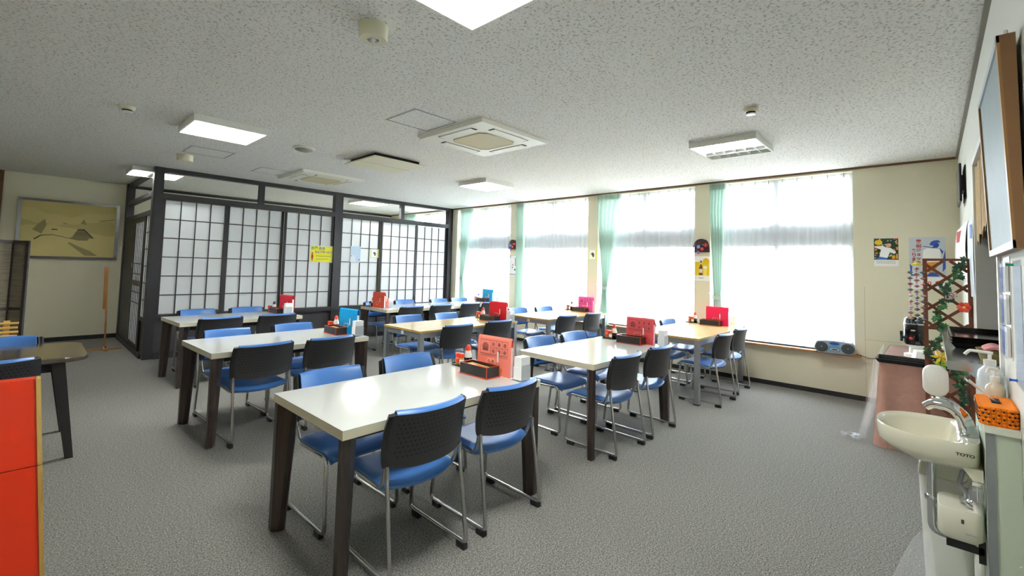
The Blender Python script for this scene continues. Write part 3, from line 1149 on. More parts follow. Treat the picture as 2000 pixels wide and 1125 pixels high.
# dark table with rounded corners at the west side
t = thing('low_dark_table', 'dark brown glossy table with rounded corners and splayed black legs', 'table', (-0.36, 4.86, 0))
MB().rrect(0, 0, 0.735, 0.40, 0.13, TZ - 0.035, TZ, 8).build('table_top', 'table_black_top', t, bevel=0.008)
MB().box(-0.58, 0.55, -0.27, 0.27, TZ - 0.115, TZ - 0.035).build('apron', 'black_trim', t)
for sx in (-1, 1):
    for sy in (-1, 1):
        top = (sx * 0.575, sy * 0.285)
        bot = (sx * 0.665, sy * 0.355)

        def sq(c, h, z):
            return [(c[0] - h, c[1] - h, z), (c[0] + h, c[1] - h, z), (c[0] + h, c[1] + h, z), (c[0] - h, c[1] + h, z)]
        MB().hexa(sq(bot, 0.022, 0), sq(top, 0.036, TZ - 0.035)).build('leg', 'black_trim', t)

# ================================================================== TABLE SETTINGS
def heart_path(s):
    p = []
    for k in range(25):
        a = PI * 0.02 + (2 * PI - 0.04 * PI) * k / 24
        p.append((s * 0.062 * 16 / 17 * math.sin(a) ** 3, 0, s * 0.062 * (13 * math.cos(a) - 5 * math.cos(2 * a) - 2 * math.cos(3 * a) - math.cos(4 * a)) / 17))
    return p


def setting(bx, by, desc, mcol, mname, mrot=0.0, mprint=False, n_shaker=2, cap=(232, 62, 22), box=True, napkin=(0.115, -0.275), menu=(0.09, -0.055), tray=(0.11, 0.295)):
    """frame of reference: local +y along world +Y; the box front looks to -X"""
    # tray
    t = tag(MB().rings([[(x, y, 0) for x, y in rr_poly(0, 0, 0.045, 0.085, 0.04)], [(x, y, 0.003) for x, y in rr_poly(0, 0, 0.05, 0.09, 0.045)], [(x, y, 0.010) for x, y in rr_poly(0, 0, 0.056, 0.096, 0.05)],
                        [(x, y, 0.010) for x, y in rr_poly(0, 0, 0.052, 0.092, 0.046)], [(x, y, 0.004) for x, y in rr_poly(0, 0, 0.046, 0.086, 0.04)]]).build('condiment_tray', 'black_gloss', smooth=40),
            'small black oval condiment tray on %s' % desc, 'tray', 'condiment trays')
    t.location = (bx + tray[0], by + tray[1], TZ)
    tx, ty, tz = bx + tray[0], by + tray[1], TZ + 0.004
    for k in range(n_shaker):
        dx, dy = ((-0.018, 0.03), (-0.022, -0.015))[k]
        s_ = thing('spice_shaker', 'red-capped %s-banded spice shaker on tray of %s' % (('red', 'white')[k], desc), 'shaker', (tx + dx, ty + dy, tz), 0, 'spice shakers of %s' % desc)
        MB().lathe([(0.014, 0), (0.016, 0.003), (0.016, 0.05), (0.012, 0.056)], 14).build('jar', 'tan_spice', s_, smooth=40)
        MB().lathe([(0.0165, 0.018), (0.0168, 0.018), (0.0168, 0.042), (0.0165, 0.042)], 14).build('paper_band', 'red_cap' if k == 0 else 'paper', s_, smooth=40)
        MB().lathe([(0.0165, 0.054), (0.0175, 0.057), (0.0175, 0.078), (0.015, 0.083), (0.001, 0.083)], 14).build('cap', 'red_cap', s_, smooth=40)
    s_ = thing('soy_bottle', 'soy bottle with pointed cap on tray of %s' % desc, 'bottle', (tx + 0.026, ty - 0.03, tz))
    MB().lathe([(0.026, 0), (0.029, 0.004), (0.029, 0.05), (0.0285, 0.055)], 18).build('sauce', 'soy_dark', s_, smooth=40)
    MB().lathe([(0.0285, 0.055), (0.027, 0.075), (0.019, 0.1), (0.0165, 0.106)], 18).build('neck', 'milky', s_, smooth=40)
    MB().lathe([(0.019, 0.104), (0.019, 0.112), (0.014, 0.132), (0.008, 0.142), (0.001, 0.144)], 18).build('cap', flatc(cap, 0.35), s_, smooth=40)
    s_ = thing('sauce_pot', 'little black-lidded sauce pot on tray of %s' % desc, 'pot', (tx + 0.026, ty + 0.042, tz))
    MB().lathe([(0.016, 0), (0.021, 0.004), (0.021, 0.045)], 16).build('pot', 'milky', s_, smooth=40)
    MB().lathe([(0.023, 0.045), (0.023, 0.068), (0.017, 0.074), (0.001, 0.074)], 16).build('lid', 'black_plastic', s_, smooth=40)
    if box:
        s_ = thing('chopstick_box', 'black red-trimmed chopstick box on %s' % desc, 'box', (bx, by, TZ))
        b = MB()
        b.box(-0.056, -0.051, -0.128, 0.128, 0.007, 0.072)
        b.box(0.051, 0.056, -0.128, 0.128, 0.007, 0.072)
        b.box(-0.051, 0.051, -0.128, -0.123, 0.007, 0.072)
        b.box(-0.051, 0.051, 0.123, 0.128, 0.007, 0.072)
        b.build('case', 'box_black', s_)
        MB().box(-0.062, 0.062, -0.134, 0.134, 0, 0.007).build('base', 'box_red', s_)
        b = MB()
        b.box(-0.058, -0.0505, -0.13, 0.13, 0.072, 0.075)
        b.box(0.0505, 0.058, -0.13, 0.13, 0.072, 0.075)
        b.box(-0.0505, 0.0505, -0.13, -0.1225, 0.072, 0.075)
        b.box(-0.0505, 0.0505, 0.1225, 0.13, 0.072, 0.075)
        b.build('rim', 'box_red', s_)
        MB().box(-0.0585, -0.055, -0.1305, -0.125, 0.007, 0.072).build('corner_strip', 'box_red', s_)
        for k in range(7):
            x = -0.04 + k * 0.0125
            c_ = tag(MB().bar((bx + x, by - 0.115 + 0.004 * (k % 3), TZ + 0.05 + 0.003 * (k % 2)), (bx + x + random.uniform(-.004, .004), by + 0.115, TZ + 0.058), 0.0075, 0.006).build('chopstick', 'chopstick'),
                     'wooden chopstick in black box on %s' % desc, 'chopstick', 'chopsticks of %s' % desc)
    # menu file
    mx, my = bx + menu[0], by + menu[1]
    mm = mat('menu_' + mname, mcol, 0.3, coat=0.2)
    s_ = thing('menu_file', '%s menu file standing on %s' % (mname, desc), 'menu', (mx, my, TZ), -PI / 2 + mrot)
    prof = []
    for k in range(7):
        a = math.radians(90 * k / 6)
        prof.append((-0.008 + 0.0 - 0.0 * k, 0))
    # folded spine at the top: side profile (y,z), swept along x
    pts = [(-0.016, 0.0), (-0.014, 0.20), (-0.010, 0.238), (0.002, 0.250), (0.014, 0.238), (0.020, 0.20), (0.024, 0.0), (0.021, 0.0), (0.017, 0.198), (0.012, 0.233), (0.002, 0.243), (-0.006, 0.233), (-0.0105, 0.198), (-0.0125, 0.0)]
    MB().prism(pts, 'x', -0.145, 0.145).build('cover', mm, s_)
    MB().box(-0.140, 0.140, -0.009, 0.015, 0.004, 0.19).build('pages', 'paper', s_)
    dk = flatc(tuple(int(c * 0.66) for c in mcol))
    if mprint:
        pr = []
        pr += [rect(-0.12, 0.12, 0.222, 0.225), rect(-0.12, 0.12, 0.128, 0.134), rect(-0.12, -0.117, 0.13, 0.225), rect(0.117, 0.12, 0.13, 0.225), rect(-0.031, -0.028, 0.13, 0.225), rect(-0.028, 0.12, 0.176, 0.179)]
        pr += [rect(0.02, 0.023, 0.13, 0.225), rect(0.07, 0.073, 0.13, 0.225)]
        pr += [circ(-0.075, 0.178, 0.028, 16), rect(-0.1, -0.05, 0.15, 0.17)]
        for cx_ in (-0.005, 0.046, 0.095):
            for cz in (0.2, 0.154):
                pr.append(circ(cx_, cz, 0.013, 12))
        pr += [rect(-0.12, 0.12, 0.118, 0.121)]
        o_ = flat(pr, 0.0, 'printed_grid', dk, s_)
        for v in o_.data.vertices:
            z = v.co.z
            v.co.y = -0.0175 - 0.0 + (0.002 * min(z, 0.2) / 0.2) + (0.004 * max(0, z - 0.2) / 0.038)
        flat([rect(-0.02, 0.08, 0.03, 0.05)], 0.0172, 'orange_strip', flatc((240, 120, 30)), s_)
    hp = [(x - 0.02, -0.019, z + 0.075) for x, _, z in heart_path(0.62)]
    MB().tube(hp, 0.0022, 6).build('heart_wire', 'wire_white', s_, smooth=60)
    MB().box(0.032, 0.044, -0.0185, -0.0165, 0.085, 0.155).build('price_tab', 'paper', s_)
    # napkins in an acrylic stand
    s_ = thing('napkin_stand', 'white napkins in clear stand on %s' % desc, 'napkin holder', (bx + napkin[0], by + napkin[1], TZ))
    MB().box(-0.048, 0.048, -0.042, 0.042, 0, 0.006).build('stand_base', 'clear_plastic', s_)
    MB().box(-0.044, 0.044, -0.038, -0.035, 0.006, 0.10).build('stand_wall', 'clear_plastic', s_)
    MB().box(-0.044, 0.044, 0.035, 0.038, 0.006, 0.10).build('stand_wall', 'clear_plastic', s_)
    b = MB().box(-0.045, 0.045, -0.033, 0.033, 0.006, 0.085)
    b.build('napkin_stack', 'paper', s_)
    MB().box(-0.042, 0.042, -0.031, 0.030, 0.085, 0.148).build('napkin_stack', 'paper', s_)
    return s_


setting(2.095, 2.210, TD['T1'], (242, 132, 116), 'salmon', 0.07, True)
setting(2.180, 4.415, TD['T2'], (20, 160, 228), 'sky-blue', 0.14, menu=(0.11, -0.06), napkin=(0.10, -0.262))
setting(2.400, 6.555, TD['T3'], (208, 40, 62), 'crimson', 0.20, n_shaker=1, cap=(24, 22, 22), menu=(0.105, -0.03), napkin=(0.06, -0.205), tray=(-0.0, 0.22))
setting(4.230, 4.300, TD['T4'], (216, 28, 48), 'red', 0.12, menu=(0.11, -0.055))
setting(4.105, 2.185, TD['T6'], (226, 84, 92), 'salmon-red', 0.0, True)
setting(6.380, 2.215, TD['T7'], (236, 24, 84), 'hot-pink', 0.0, napkin=(0.10, -0.26))
setting(6.375, 4.330, TD['T8'], (222, 84, 156), 'pink', 0.0, True, n_shaker=1, cap=(40, 42, 120), napkin=(0.095, -0.275))
setting(6.345, 6.660, TD['T5b'], (24, 158, 214), 'blue', 0.0, n_shaker=1, cap=(70, 60, 150))
setting(3.935, 6.660, TD['T5a'], (232, 84, 56), 'orange', 0.12, n_shaker=0, box=False, tray=(0.04, 0.205), menu=(0.04, -0.06), napkin=(0.20, -0.125))

# ================================================================== WEST SIDE THINGS
# red stand
t = thing('red_stand', 'orange-red lacquered panel stand of two boards with gold-brown edges', 'stand', (0, 2.27, 0))


def stand_box(z0, z1, name):
    def xr(z):
        return 0.058 + (1.0 - z) * 0.072
    b = MB()
    b.hexa([(-0.75, 0, z0), (xr(z0), 0, z0), (xr(z0), 0.05, z0), (-0.75, 0.05, z0)], [(-0.75, 0, z1), (xr(z1), 0, z1), (xr(z1), 0.05, z1), (-0.75, 0.05, z1)])
    o_ = b.build(name, 'red_lacquer', t)
    b = MB()
    b.hexa([(xr(z0) - 0.002, -0.004, z0), (xr(z0) + 0.010, -0.004, z0), (xr(z0) + 0.010, 0.052, z0), (xr(z0) - 0.002, 0.052, z0)],
           [(xr(z1) - 0.002, -0.004, z1), (xr(z1) + 0.010, -0.004, z1), (xr(z1) + 0.010, 0.052, z1), (xr(z1) - 0.002, 0.052, z1)])
    b.build('edge_board', 'gold_edge', o_)


stand_box(0.0, 0.702, 'lower_panel')
stand_box(0.705, 1.0, 'upper_panel')
for x in (-0.62, -0.08):
    MB().hexa([(x - 0.02, 0.05, 0), (x + 0.02, 0.05, 0), (x + 0.02, 0.32, 0), (x - 0.02, 0.32, 0)], [(x - 0.02, 0.05, 0.6), (x + 0.02, 0.05, 0.6), (x + 0.02, 0.07, 0.6), (x - 0.02, 0.07, 0.6)]).build('rear_strut', 'gold_edge', t)

# folding reed screen
t = thing('folding_screen', 'dark framed folding screen with reed panels behind the blue chairs', 'screen', (0, 7.0, 0))
P = [(0.035, 0.02), (-0.075, 0.10), (-0.185, 0.0), (-0.50, 0.12), (-0.85, 0.0)]
for k in range(4):
    a, c = Vector((*P[k], 0)), Vector((*P[k + 1], 0))
    d_ = (c - a).normalized()
    pn = thing('x', 'x', 'x')
    bpy.data.objects.remove(pn)
    zt = 1.565
    fr = MB()
    fr.bar(a + Vector((0, 0, 0)), a + Vector((0, 0, zt)), 0.022, 0.026, d_)
    fr.bar(c + Vector((0, 0, 0)), c + Vector((0, 0, zt)), 0.022, 0.026, d_)
    for z in (0.06, 0.85, zt - 0.015):
        fr.bar(a + Vector((0, 0, z)), c + Vector((0, 0, z)), 0.024, 0.03)
    f_ = fr.build('panel_frame', 'screen_frame', t)
    MB().bar((a + c) / 2 + Vector((0, 0, 0.06)), (a + c) / 2 + Vector((0, 0, zt - 0.02)), (c - a).length - 0.02, 0.006, Vector((-d_.y, d_.x, 0))).build('reed_panel', 'reed', f_)

# slatted wooden rack
t = thing('slat_rack', 'natural wood rack of four horizontal slats behind the blue chair', 'rack', (0, 6.0, 0))
for k, z in enumerate((0.688, 0.722, 0.760, 0.800)):
    MB().box(-0.55, 0.008 + 0.006 * (k % 2), -0.012, 0.010, z, z + 0.018).build('slat', 'pine', t, bevel=0.004)
for x in (-0.06, -0.48):
    MB().box(x - 0.02, x + 0.02, 0.010, 0.035, 0, 0.83).build('upright', 'pine', t)
for x in (-0.06, -0.48):
    MB().box(x - 0.02, x + 0.02, -0.15, 0.2, 0, 0.03).build('foot', 'pine', t)

# wooden pole stand
t = thing('pole_stand', 'thin brown wooden pole on a flat cross foot near the painting', 'pole stand', (0.93, 9.26, 0))
MB().bar((-0.19, 0, 0.011), (0.20, 0, 0.011), 0.05, 0.022).build('foot_board', 'pole_wood', t)
MB().bar((0, -0.15, 0.0125), (0, 0.15, 0.0125), 0.045, 0.025).build('foot_board', 'pole_wood', t)
MB().bar((0, 0, 0.02), (-0.036, 0.0, 1.24), 0.022, 0.022, (0, 1, 0)).build('pole', 'pole_wood', t)
MB().bar((-0.036, -0.018, 0.62), (-0.048, -0.018, 1.255), 0.045, 0.016, (0, 1, 0)).build('upper_board', 'pole_wood', t)
MB().lathe([(0.02, 0.025), (0.016, 0.05), (0.001, 0.055)], 12).build('collar', 'chrome', t)

# painting
t = thing('framed_painting', 'framed ochre ink painting of a snowy farmhouse on the north wall', 'painting', (0.515, YB, 1.84))
W2, H2 = 0.615, 0.48
b = MB()
for (x0, x1, z0, z1, nm) in ((-W2, W2, H2 - 0.035, H2, 0), (-W2, W2, -H2, -H2 + 0.035, 0)):
    MB().box(x0, x1, -0.035, 0, z0, z1).build('frame_rail', mat('frame_dark', (104, 104, 106), 0.3, 0.7), t)
for x0, x1 in ((-W2, -W2 + 0.045), (W2 - 0.045, W2)):
    MB().box(x0, x1, -0.038, 0, -H2 + 0.035, H2 - 0.035).build('frame_stile', mat('frame_silver', (176, 178, 184), 0.25, 0.7), t)
MB().box(-W2 + 0.045, W2 - 0.045, -0.02, 0, -H2 + 0.035, H2 - 0.035).build('canvas', mat('ochre_paper', (206, 190, 122), 0.7, var=(3.5, 0.14)), t)


def ridge(f, n=24, base=-0.44, x0=-0.565, x1=0.565):
    return [(x0, base)] + [(x1 if False else x0 + (x1 - x0) * k / n, f(k / n)) for k in range(n + 1)] + [(x1, base)]


flat([ridge(lambda u: 0.27 + 0.05 * math.sin(u * 8 + 1.2) + 0.018 * math.sin(u * 21))], 0.0205, 'painted_hills', flatc((216, 200, 134), 0.7), t)
flat([ridge(lambda u: 0.13 + 0.05 * math.sin(u * 5 + 3) + 0.012 * math.sin(u * 31))], 0.0208, 'painted_hills', flatc((198, 184, 122), 0.7), t)
flat([ridge(lambda u: -0.0 + 0.07 * math.sin(u * 4.5 + 0.4) + 0.01 * math.sin(u * 26))], 0.0211, 'painted_snow', flatc((218, 202, 136), 0.7), t)
flat([[(-0.02, -0.14), (0.03, -0.115), (0.09, 0.02), (0.17, 0.03), (0.30, -0.125), (0.24, -0.125), (0.22, -0.165), (0.1, -0.17), (0.03, -0.15)]], 0.0214, 'painted_house', flatc((138, 126, 86), 0.7), t)
flat([[(0.09, 0.02), (0.17, 0.03), (0.30, -0.12), (0.27, -0.12), (0.165, 0.005), (0.1, 0.003)], rect(0.06, 0.2, -0.05, -0.042), rect(0.05, 0.22, -0.08, -0.073), rect(-0.22, -0.15, -0.012, 0.006), rect(-0.09, -0.04, 0.1, 0.108),
      [(-0.42, -0.17), (-0.34, -0.1), (-0.2, -0.085), (0.0, -0.135), (0.0, -0.143), (-0.2, -0.095), (-0.33, -0.112), (-0.4, -0.18)]], 0.0217, 'painted_ink_lines', flatc((74, 68, 54), 0.7), t)
for pw in ([(0.0, -0.2), (0.1, -0.26), (0.26, -0.34), (0.36, -0.42), (0.2, -0.42), (0.08, -0.31), (-0.02, -0.22)], [(-0.44, -0.02), (-0.36, 0.1), (-0.3, 0.16), (-0.28, 0.06), (-0.33, -0.08)], [(0.12, 0.12), (0.16, 0.2), (0.2, 0.1)],
           [(0.35, 0.19), (0.56, 0.23), (0.56, 0.215), (0.36, 0.175)]):
    flat([pw], 0.0219, 'painted_wash', flatc((160, 148, 98), 0.7), t)
t = tag(MB().box(1.03, 1.10, YB - 0.008, YB, 0.31, 0.43).build('wall_socket', 'off_white', bevel=0.002), 'cream wall socket plate low on the wall under the painting', 'socket')

# ================================================================== SIGNS AND POSTERS
def poster(name, label, cat, loc, rotz, wid, hgt, m='paper', group=None):
    t = thing(name, label, cat, loc, rotz, group)
    MB().box(-wid / 2, wid / 2, -0.0012, 0, -hgt / 2, hgt / 2).build('sheet', m, t)
    return t


E_ = -PI / 2
# yellow sign on the shoji
t = poster('notice_sign', 'yellow self-service notice taped on the shoji panel', 'sign', (3.655, YS + 0.028, 1.562), 0, 0.425, 0.30)
flat([rect(-0.20, 0.20, -0.143, 0.138)], 0.0015, 'yellow_ground', flatc((238, 232, 40)), t)
text_mesh('お茶', 0.060, 'lettering', flatc((24, 130, 60)), t, (-0.190, -0.002, 0.082), bold=0.0015)
text_mesh('・', 0.052, 'lettering', flatc((24, 130, 60)), t, (-0.092, -0.002, 0.085), sx=0.7)
text_mesh('お水', 0.060, 'lettering', flatc((28, 84, 176)), t, (-0.055, -0.002, 0.082), bold=0.0015)
text_mesh('セルフサービス', 0.046, 'lettering', flatc((118, 104, 200)), t, (-0.125, -0.002, 0.020), bold=0.002)
flat([rect(-0.10 + 0.03 * k, -0.10 + 0.03 * k + 0.022, -0.043, -0.030) for k in range(9)] + [rect(-0.10 + 0.028 * k, -0.10 + 0.028 * k + 0.02, -0.095, -0.083) for k in range(8)], 0.002, 'small_print', flatc((160, 158, 40)), t)
flat([circ(-0.165, 0.012, 0.015, 12), [(-0.18, -0.01), (-0.15, -0.01), (-0.145, -0.07), (-0.185, -0.07)], [(-0.178, -0.07), (-0.152, -0.07), (-0.16, -0.125), (-0.172, -0.125)]], 0.002, 'figure', flatc((206, 52, 40)), t)

t = poster('pale_poster', 'pale blue poster taped on the shoji', 'poster', (4.327, YS + 0.060, 1.582), 0, 0.205, 0.305, flatc((196, 218, 238)))
flat([[(-0.1, -0.15), (0.02, -0.15), (-0.02, -0.02), (-0.1, 0.0)]], 0.0015, 'white_shape', flatc((226, 234, 244)), t)
flat([circ(0.075, -0.1, 0.012, 12), circ(-0.08, -0.03, 0.01, 10)], 0.0017, 'dots', flatc((46, 70, 150)), t)


def leafcard(loc, rotz, wid, label, g):
    t = poster('picture_card', label, 'card', loc, rotz, wid, wid * 1.02, flatc((228, 234, 120)), g)
    flat([rect(-wid * 0.42, wid * 0.28, -wid * 0.44, wid * 0.44)], 0.0015, 'white_field', 'paper', t)
    flat([[(-wid * 0.22, wid * 0.08), (-wid * 0.02, wid * 0.2), (wid * 0.14, wid * 0.05), (wid * 0.12, -wid * 0.22), (wid * 0.02, -wid * 0.3), (-wid * 0.1, -wid * 0.1)]], 0.0018, 'dark_motif', flatc((88, 60, 56)), t)


leafcard((4.735, YS + 0.060, 1.615), 0, 0.17, 'small yellow-edged picture card on the shoji panel', 'yellow-edged cards')
leafcard((XW - 0.0, 4.272, 1.676), E_, 0.178, 'small yellow-edged picture card on the window pillar', 'yellow-edged cards')

# beer calendar on the pillar
t = poster('beer_calendar', 'calendar with beer bottle and glass on yellow ground on the pillar', 'calendar', (XW, 2.43, 1.475), E_, 0.215, 0.355)
flat([rect(-0.10, 0.10, -0.10, 0.095)], 0.0015, 'yellow_ground', flatc((236, 200, 24)), t)
flat([circ(0.055, 0.105, 0.046, 24)], 0.0017, 'lemon_slice', flatc((232, 190, 20)), t)
flat([[(-0.045, -0.095), (0.005, -0.095), (0.007, 0.0), (-0.004, 0.045), (-0.006, 0.115), (-0.028, 0.115), (-0.03, 0.045), (-0.047, 0.0)]], 0.002, 'bottle_print', flatc((120, 62, 22)), t)
flat([rect(-0.043, 0.003, -0.06, -0.005), rect(-0.028, -0.007, 0.06, 0.085)], 0.0022, 'bottle_label', flatc((226, 226, 232)), t)
flat([[(0.02, -0.1), (0.062, -0.1), (0.07, 0.0), (0.012, 0.0)]], 0.002, 'glass_print', flatc((250, 226, 90)), t)
flat([[(0.012, 0.0), (0.07, 0.0), (0.066, 0.035), (0.02, 0.038)]], 0.0022, 'foam_print', 'paper', t)
flat([circ(-0.088, -0.135, 0.006, 10)] + [rect(-0.05 + 0.014 * k, -0.04 + 0.014 * k, -0.14, -0.13) for k in range(5)], 0.002, 'small_print', flatc((110, 110, 110)), t)

# white calendar on the farther pillar
t = poster('flower_calendar', 'white calendar with purple strip and small flowers on the pillar', 'calendar', (XW, 6.125, 1.455), E_, 0.19, 0.42)
flat([rect(0.045, 0.08, -0.01, 0.15)], 0.0015, 'purple_strip', flatc((150, 84, 130)), t)
flat([rect(-0.09, -0.075, 0.15, 0.2), rect(0.07, 0.085, 0.17, 0.2), circ(0.045, -0.085, 0.02, 12), circ(-0.02, -0.04, 0.014, 10)], 0.0015, 'leaf_print', flatc((54, 84, 50)), t)
flat([rect(-0.09, 0.09, 0.195, 0.205)], 0.0016, 'green_strip', flatc((190, 204, 90)), t)
flat([circ(-0.01, 0.01, 0.02, 12)], 0.0015, 'pink_flower', flatc((218, 160, 180)), t)
flat([rect(-0.09, 0.09, -0.195, -0.165)], 0.0015, 'grey_strip', flatc((190, 188, 186)), t)


def wall_basket(loc, label):
    t = thing('flower_basket', label, 'wall basket', loc, E_, 'woven wall baskets with flowers')
    b = MB()
    n = 12
    rings = []
    for z, hw, d in ((-0.09, 0.110, 0.035), (-0.03, 0.108, 0.04), (0.03, 0.098, 0.036), (0.07, 0.082, 0.026), (0.092, 0.05, 0.012)):
        rings.append([(hw * math.cos(PI + PI * k / n), d * math.sin(PI + PI * k / n) - 0.002, z) for k in range(n + 1)] + [(hw * 0.98, 0, z), (-hw * 0.98, 0, z)])
    b.rings(rings)
    b.build('basket', mat('woven_brown', (74, 48, 42), 0.8, bump=(160, 0.9), var=(90, 0.4)), t, smooth=50)
    MB().tube([(0.112 * math.cos(PI * k / 16), -0.02 - 0.012 * math.sin(PI * k / 16), -0.09 + 0.186 * math.sin(PI * k / 16) ** 0.6) for k in range(17)], 0.006, 6).build('rim', 'screen_frame', t, smooth=60)
    for i, (x, z, r, c) in enumerate(((0.035, 0.015, 0.032, (28, 30, 70)), (0.07, 0.01, 0.03, (214, 36, 40)), (-0.03, -0.012, 0.026, (120, 160, 236)), (0.02, -0.045, 0.026, (226, 56, 50)), (-0.035, -0.095, 0.024, (170, 110, 210)))):
        b = MB()
        for q in range(5):
            a = 2 * PI * q / 5 + i
            b.ball((x + r * 0.55 * math.cos(a), -0.05, z + r * 0.55 * math.sin(a)), r * 0.5, 0.008, r * 0.5, 8, 5)
        f_ = b.build('flower', flatc(c), t, smooth=60)
        MB().ball((x, -0.058, z), r * 0.22, 0.006, r * 0.22, 8, 5).build('flower_eye', flatc((236, 222, 160)), f_, smooth=60)
    return t


wall_basket((XW, 2.435, 1.80), 'dark woven wall basket with red and blue flowers above the beer calendar')
wall_basket((XW, 6.135, 1.865), 'dark woven wall basket with flowers above the white calendar')

# calendar with a person among oranges
t = poster('orange_calendar', 'calendar photo of person in white shirt holding drinks among oranges', 'calendar', (XW, 0.383, 1.707), E_, 0.215, 0.318)
flat([rect(-0.107, 0.107, -0.085, 0.157)], 0.0015, 'foliage_print', flatc((32, 58, 34)), t)
random.seed(3)
flat([circ(random.uniform(-0.1, 0.1), random.uniform(-0.08, 0.15), random.uniform(0.004, 0.009), 7) for _ in range(46)], 0.0017, 'leaf_highlights', flatc((196, 208, 190)), t)
flat([circ(x, z, 0.012, 12) for x, z in ((0.095, 0.1), (-0.09, 0.03), (-0.085, -0.01), (0.096, 0.05), (-0.1, 0.06), (0.07, 0.02))], 0.0019, 'orange_print', flatc((232, 130, 50)), t)
flat([circ(-0.066, 0.112, 0.034, 20, 0.03)], 0.0021, 'orange_print', flatc((240, 196, 24)), t)
flat([[(-0.1, 0.07), (-0.03, 0.075), (0.0, 0.055), (0.04, 0.05), (0.085, 0.0), (0.07, -0.02), (0.035, 0.005), (0.01, -0.065), (-0.06, -0.05), (-0.045, 0.03), (-0.1, 0.055)]], 0.0022, 'shirt_print', 'paper', t)
flat([[(-0.06, -0.05), (0.01, -0.065), (0.0, -0.085), (-0.09, -0.085)]], 0.0023, 'trousers_print', flatc((50, 110, 200)), t)
flat([circ(0.025, 0.082, 0.021, 16, 0.024)], 0.0023, 'face_print', flatc((226, 174, 142)), t)
flat([[(0.0, 0.09), (0.012, 0.112), (0.04, 0.112), (0.05, 0.09), (0.036, 0.1), (0.015, 0.1)]], 0.0025, 'hair_print', flatc((36, 28, 26)), t)
flat([[(0.05, -0.075), (0.075, -0.075), (0.08, -0.035), (0.048, -0.035)], [(0.083, -0.072), (0.103, -0.072), (0.1, -0.02), (0.088, -0.02)]], 0.0024, 'drink_print', flatc((240, 168, 30)), t)
flat([rect(0.075, 0.105, 0.142, 0.157)], 0.0024, 'red_corner', flatc((214, 48, 40)), t)
flat([rect(-0.085 + 0.017 * k, -0.074 + 0.017 * k, z, z + 0.006) for k in range(10) for z in (-0.105, -0.125)], 0.0017, 'small_print', flatc((130, 130, 130)), t)

# beer-mug poster
t = poster('mug_poster', 'poster of frothing beer mug with blue waves and red lettering', 'poster', (XW, 0.042, 1.585), E_, 0.292, 0.57, flatc((206, 214, 220)))
flat([rect(-0.145, 0.145, -0.283, -0.145)], 0.0014, 'white_strip', 'paper', t)
flat([[(0.02, 0.2), (0.035, 0.235), (0.065, 0.25), (0.095, 0.25), (0.11, 0.225), (0.085, 0.225), (0.1, 0.2), (0.085, 0.17), (0.04, 0.165), (0.055, 0.19)], [(0.125, 0.05), (0.145, 0.15), (0.145, -0.05), (0.12, -0.09)], [(-0.14, -0.02), (-0.12, 0.0), (-0.125, -0.12), (-0.08, -0.13), (-0.14, -0.14)],
      [(-0.02, -0.14), (0.03, -0.09), (0.07, -0.1), (0.1, -0.14)], [(-0.03, 0.19), (0.05, 0.175), (0.05, 0.168), (-0.03, 0.182)], [(0.1, 0.17), (0.13, 0.13), (0.12, 0.1), (0.105, 0.14)]], 0.0016, 'wave_print', flatc((44, 82, 176)), t)
flat([[(-0.035, 0.06), (-0.03, 0.14), (0.0, 0.165), (0.06, 0.16), (0.105, 0.15), (0.11, 0.06), (0.1, 0.02), (-0.02, 0.01)]], 0.0018, 'foam_print', 'paper', t)
flat([[(-0.02, 0.025), (0.1, 0.035), (0.095, 0.05), (-0.02, 0.045)]], 0.002, 'foam_shade_print', flatc((150, 156, 164)), t)
flat([[(-0.03, 0.01), (0.095, 0.015), (0.06, -0.09), (0.02, -0.1), (-0.04, -0.08)]], 0.0019, 'beer_print', flatc((222, 142, 32)), t)
for i, ch in enumerate('男前ジョッキ'):
    text_mesh(ch, 0.046 if i < 2 else 0.042, 'lettering', flatc((168, 34, 38)), t, (-0.088, -0.0026, 0.222 - i * 0.046), bold=0.0016)
for i, ch in enumerate('あります'):
    text_mesh(ch, 0.046, 'lettering', flatc((168, 34, 38)), t, (-0.128, -0.0026, 0.122 - i * 0.047), bold=0.0016)
text_mesh('00', 0.06, 'lettering', flatc((206, 60, 60)), t, (-0.03, -0.0022, -0.235), bold=0.0012)
flat([circ(0.095, -0.2, 0.035, 20, 0.014)], 0.0019, 'red_badge', flatc((206, 44, 44)), t)

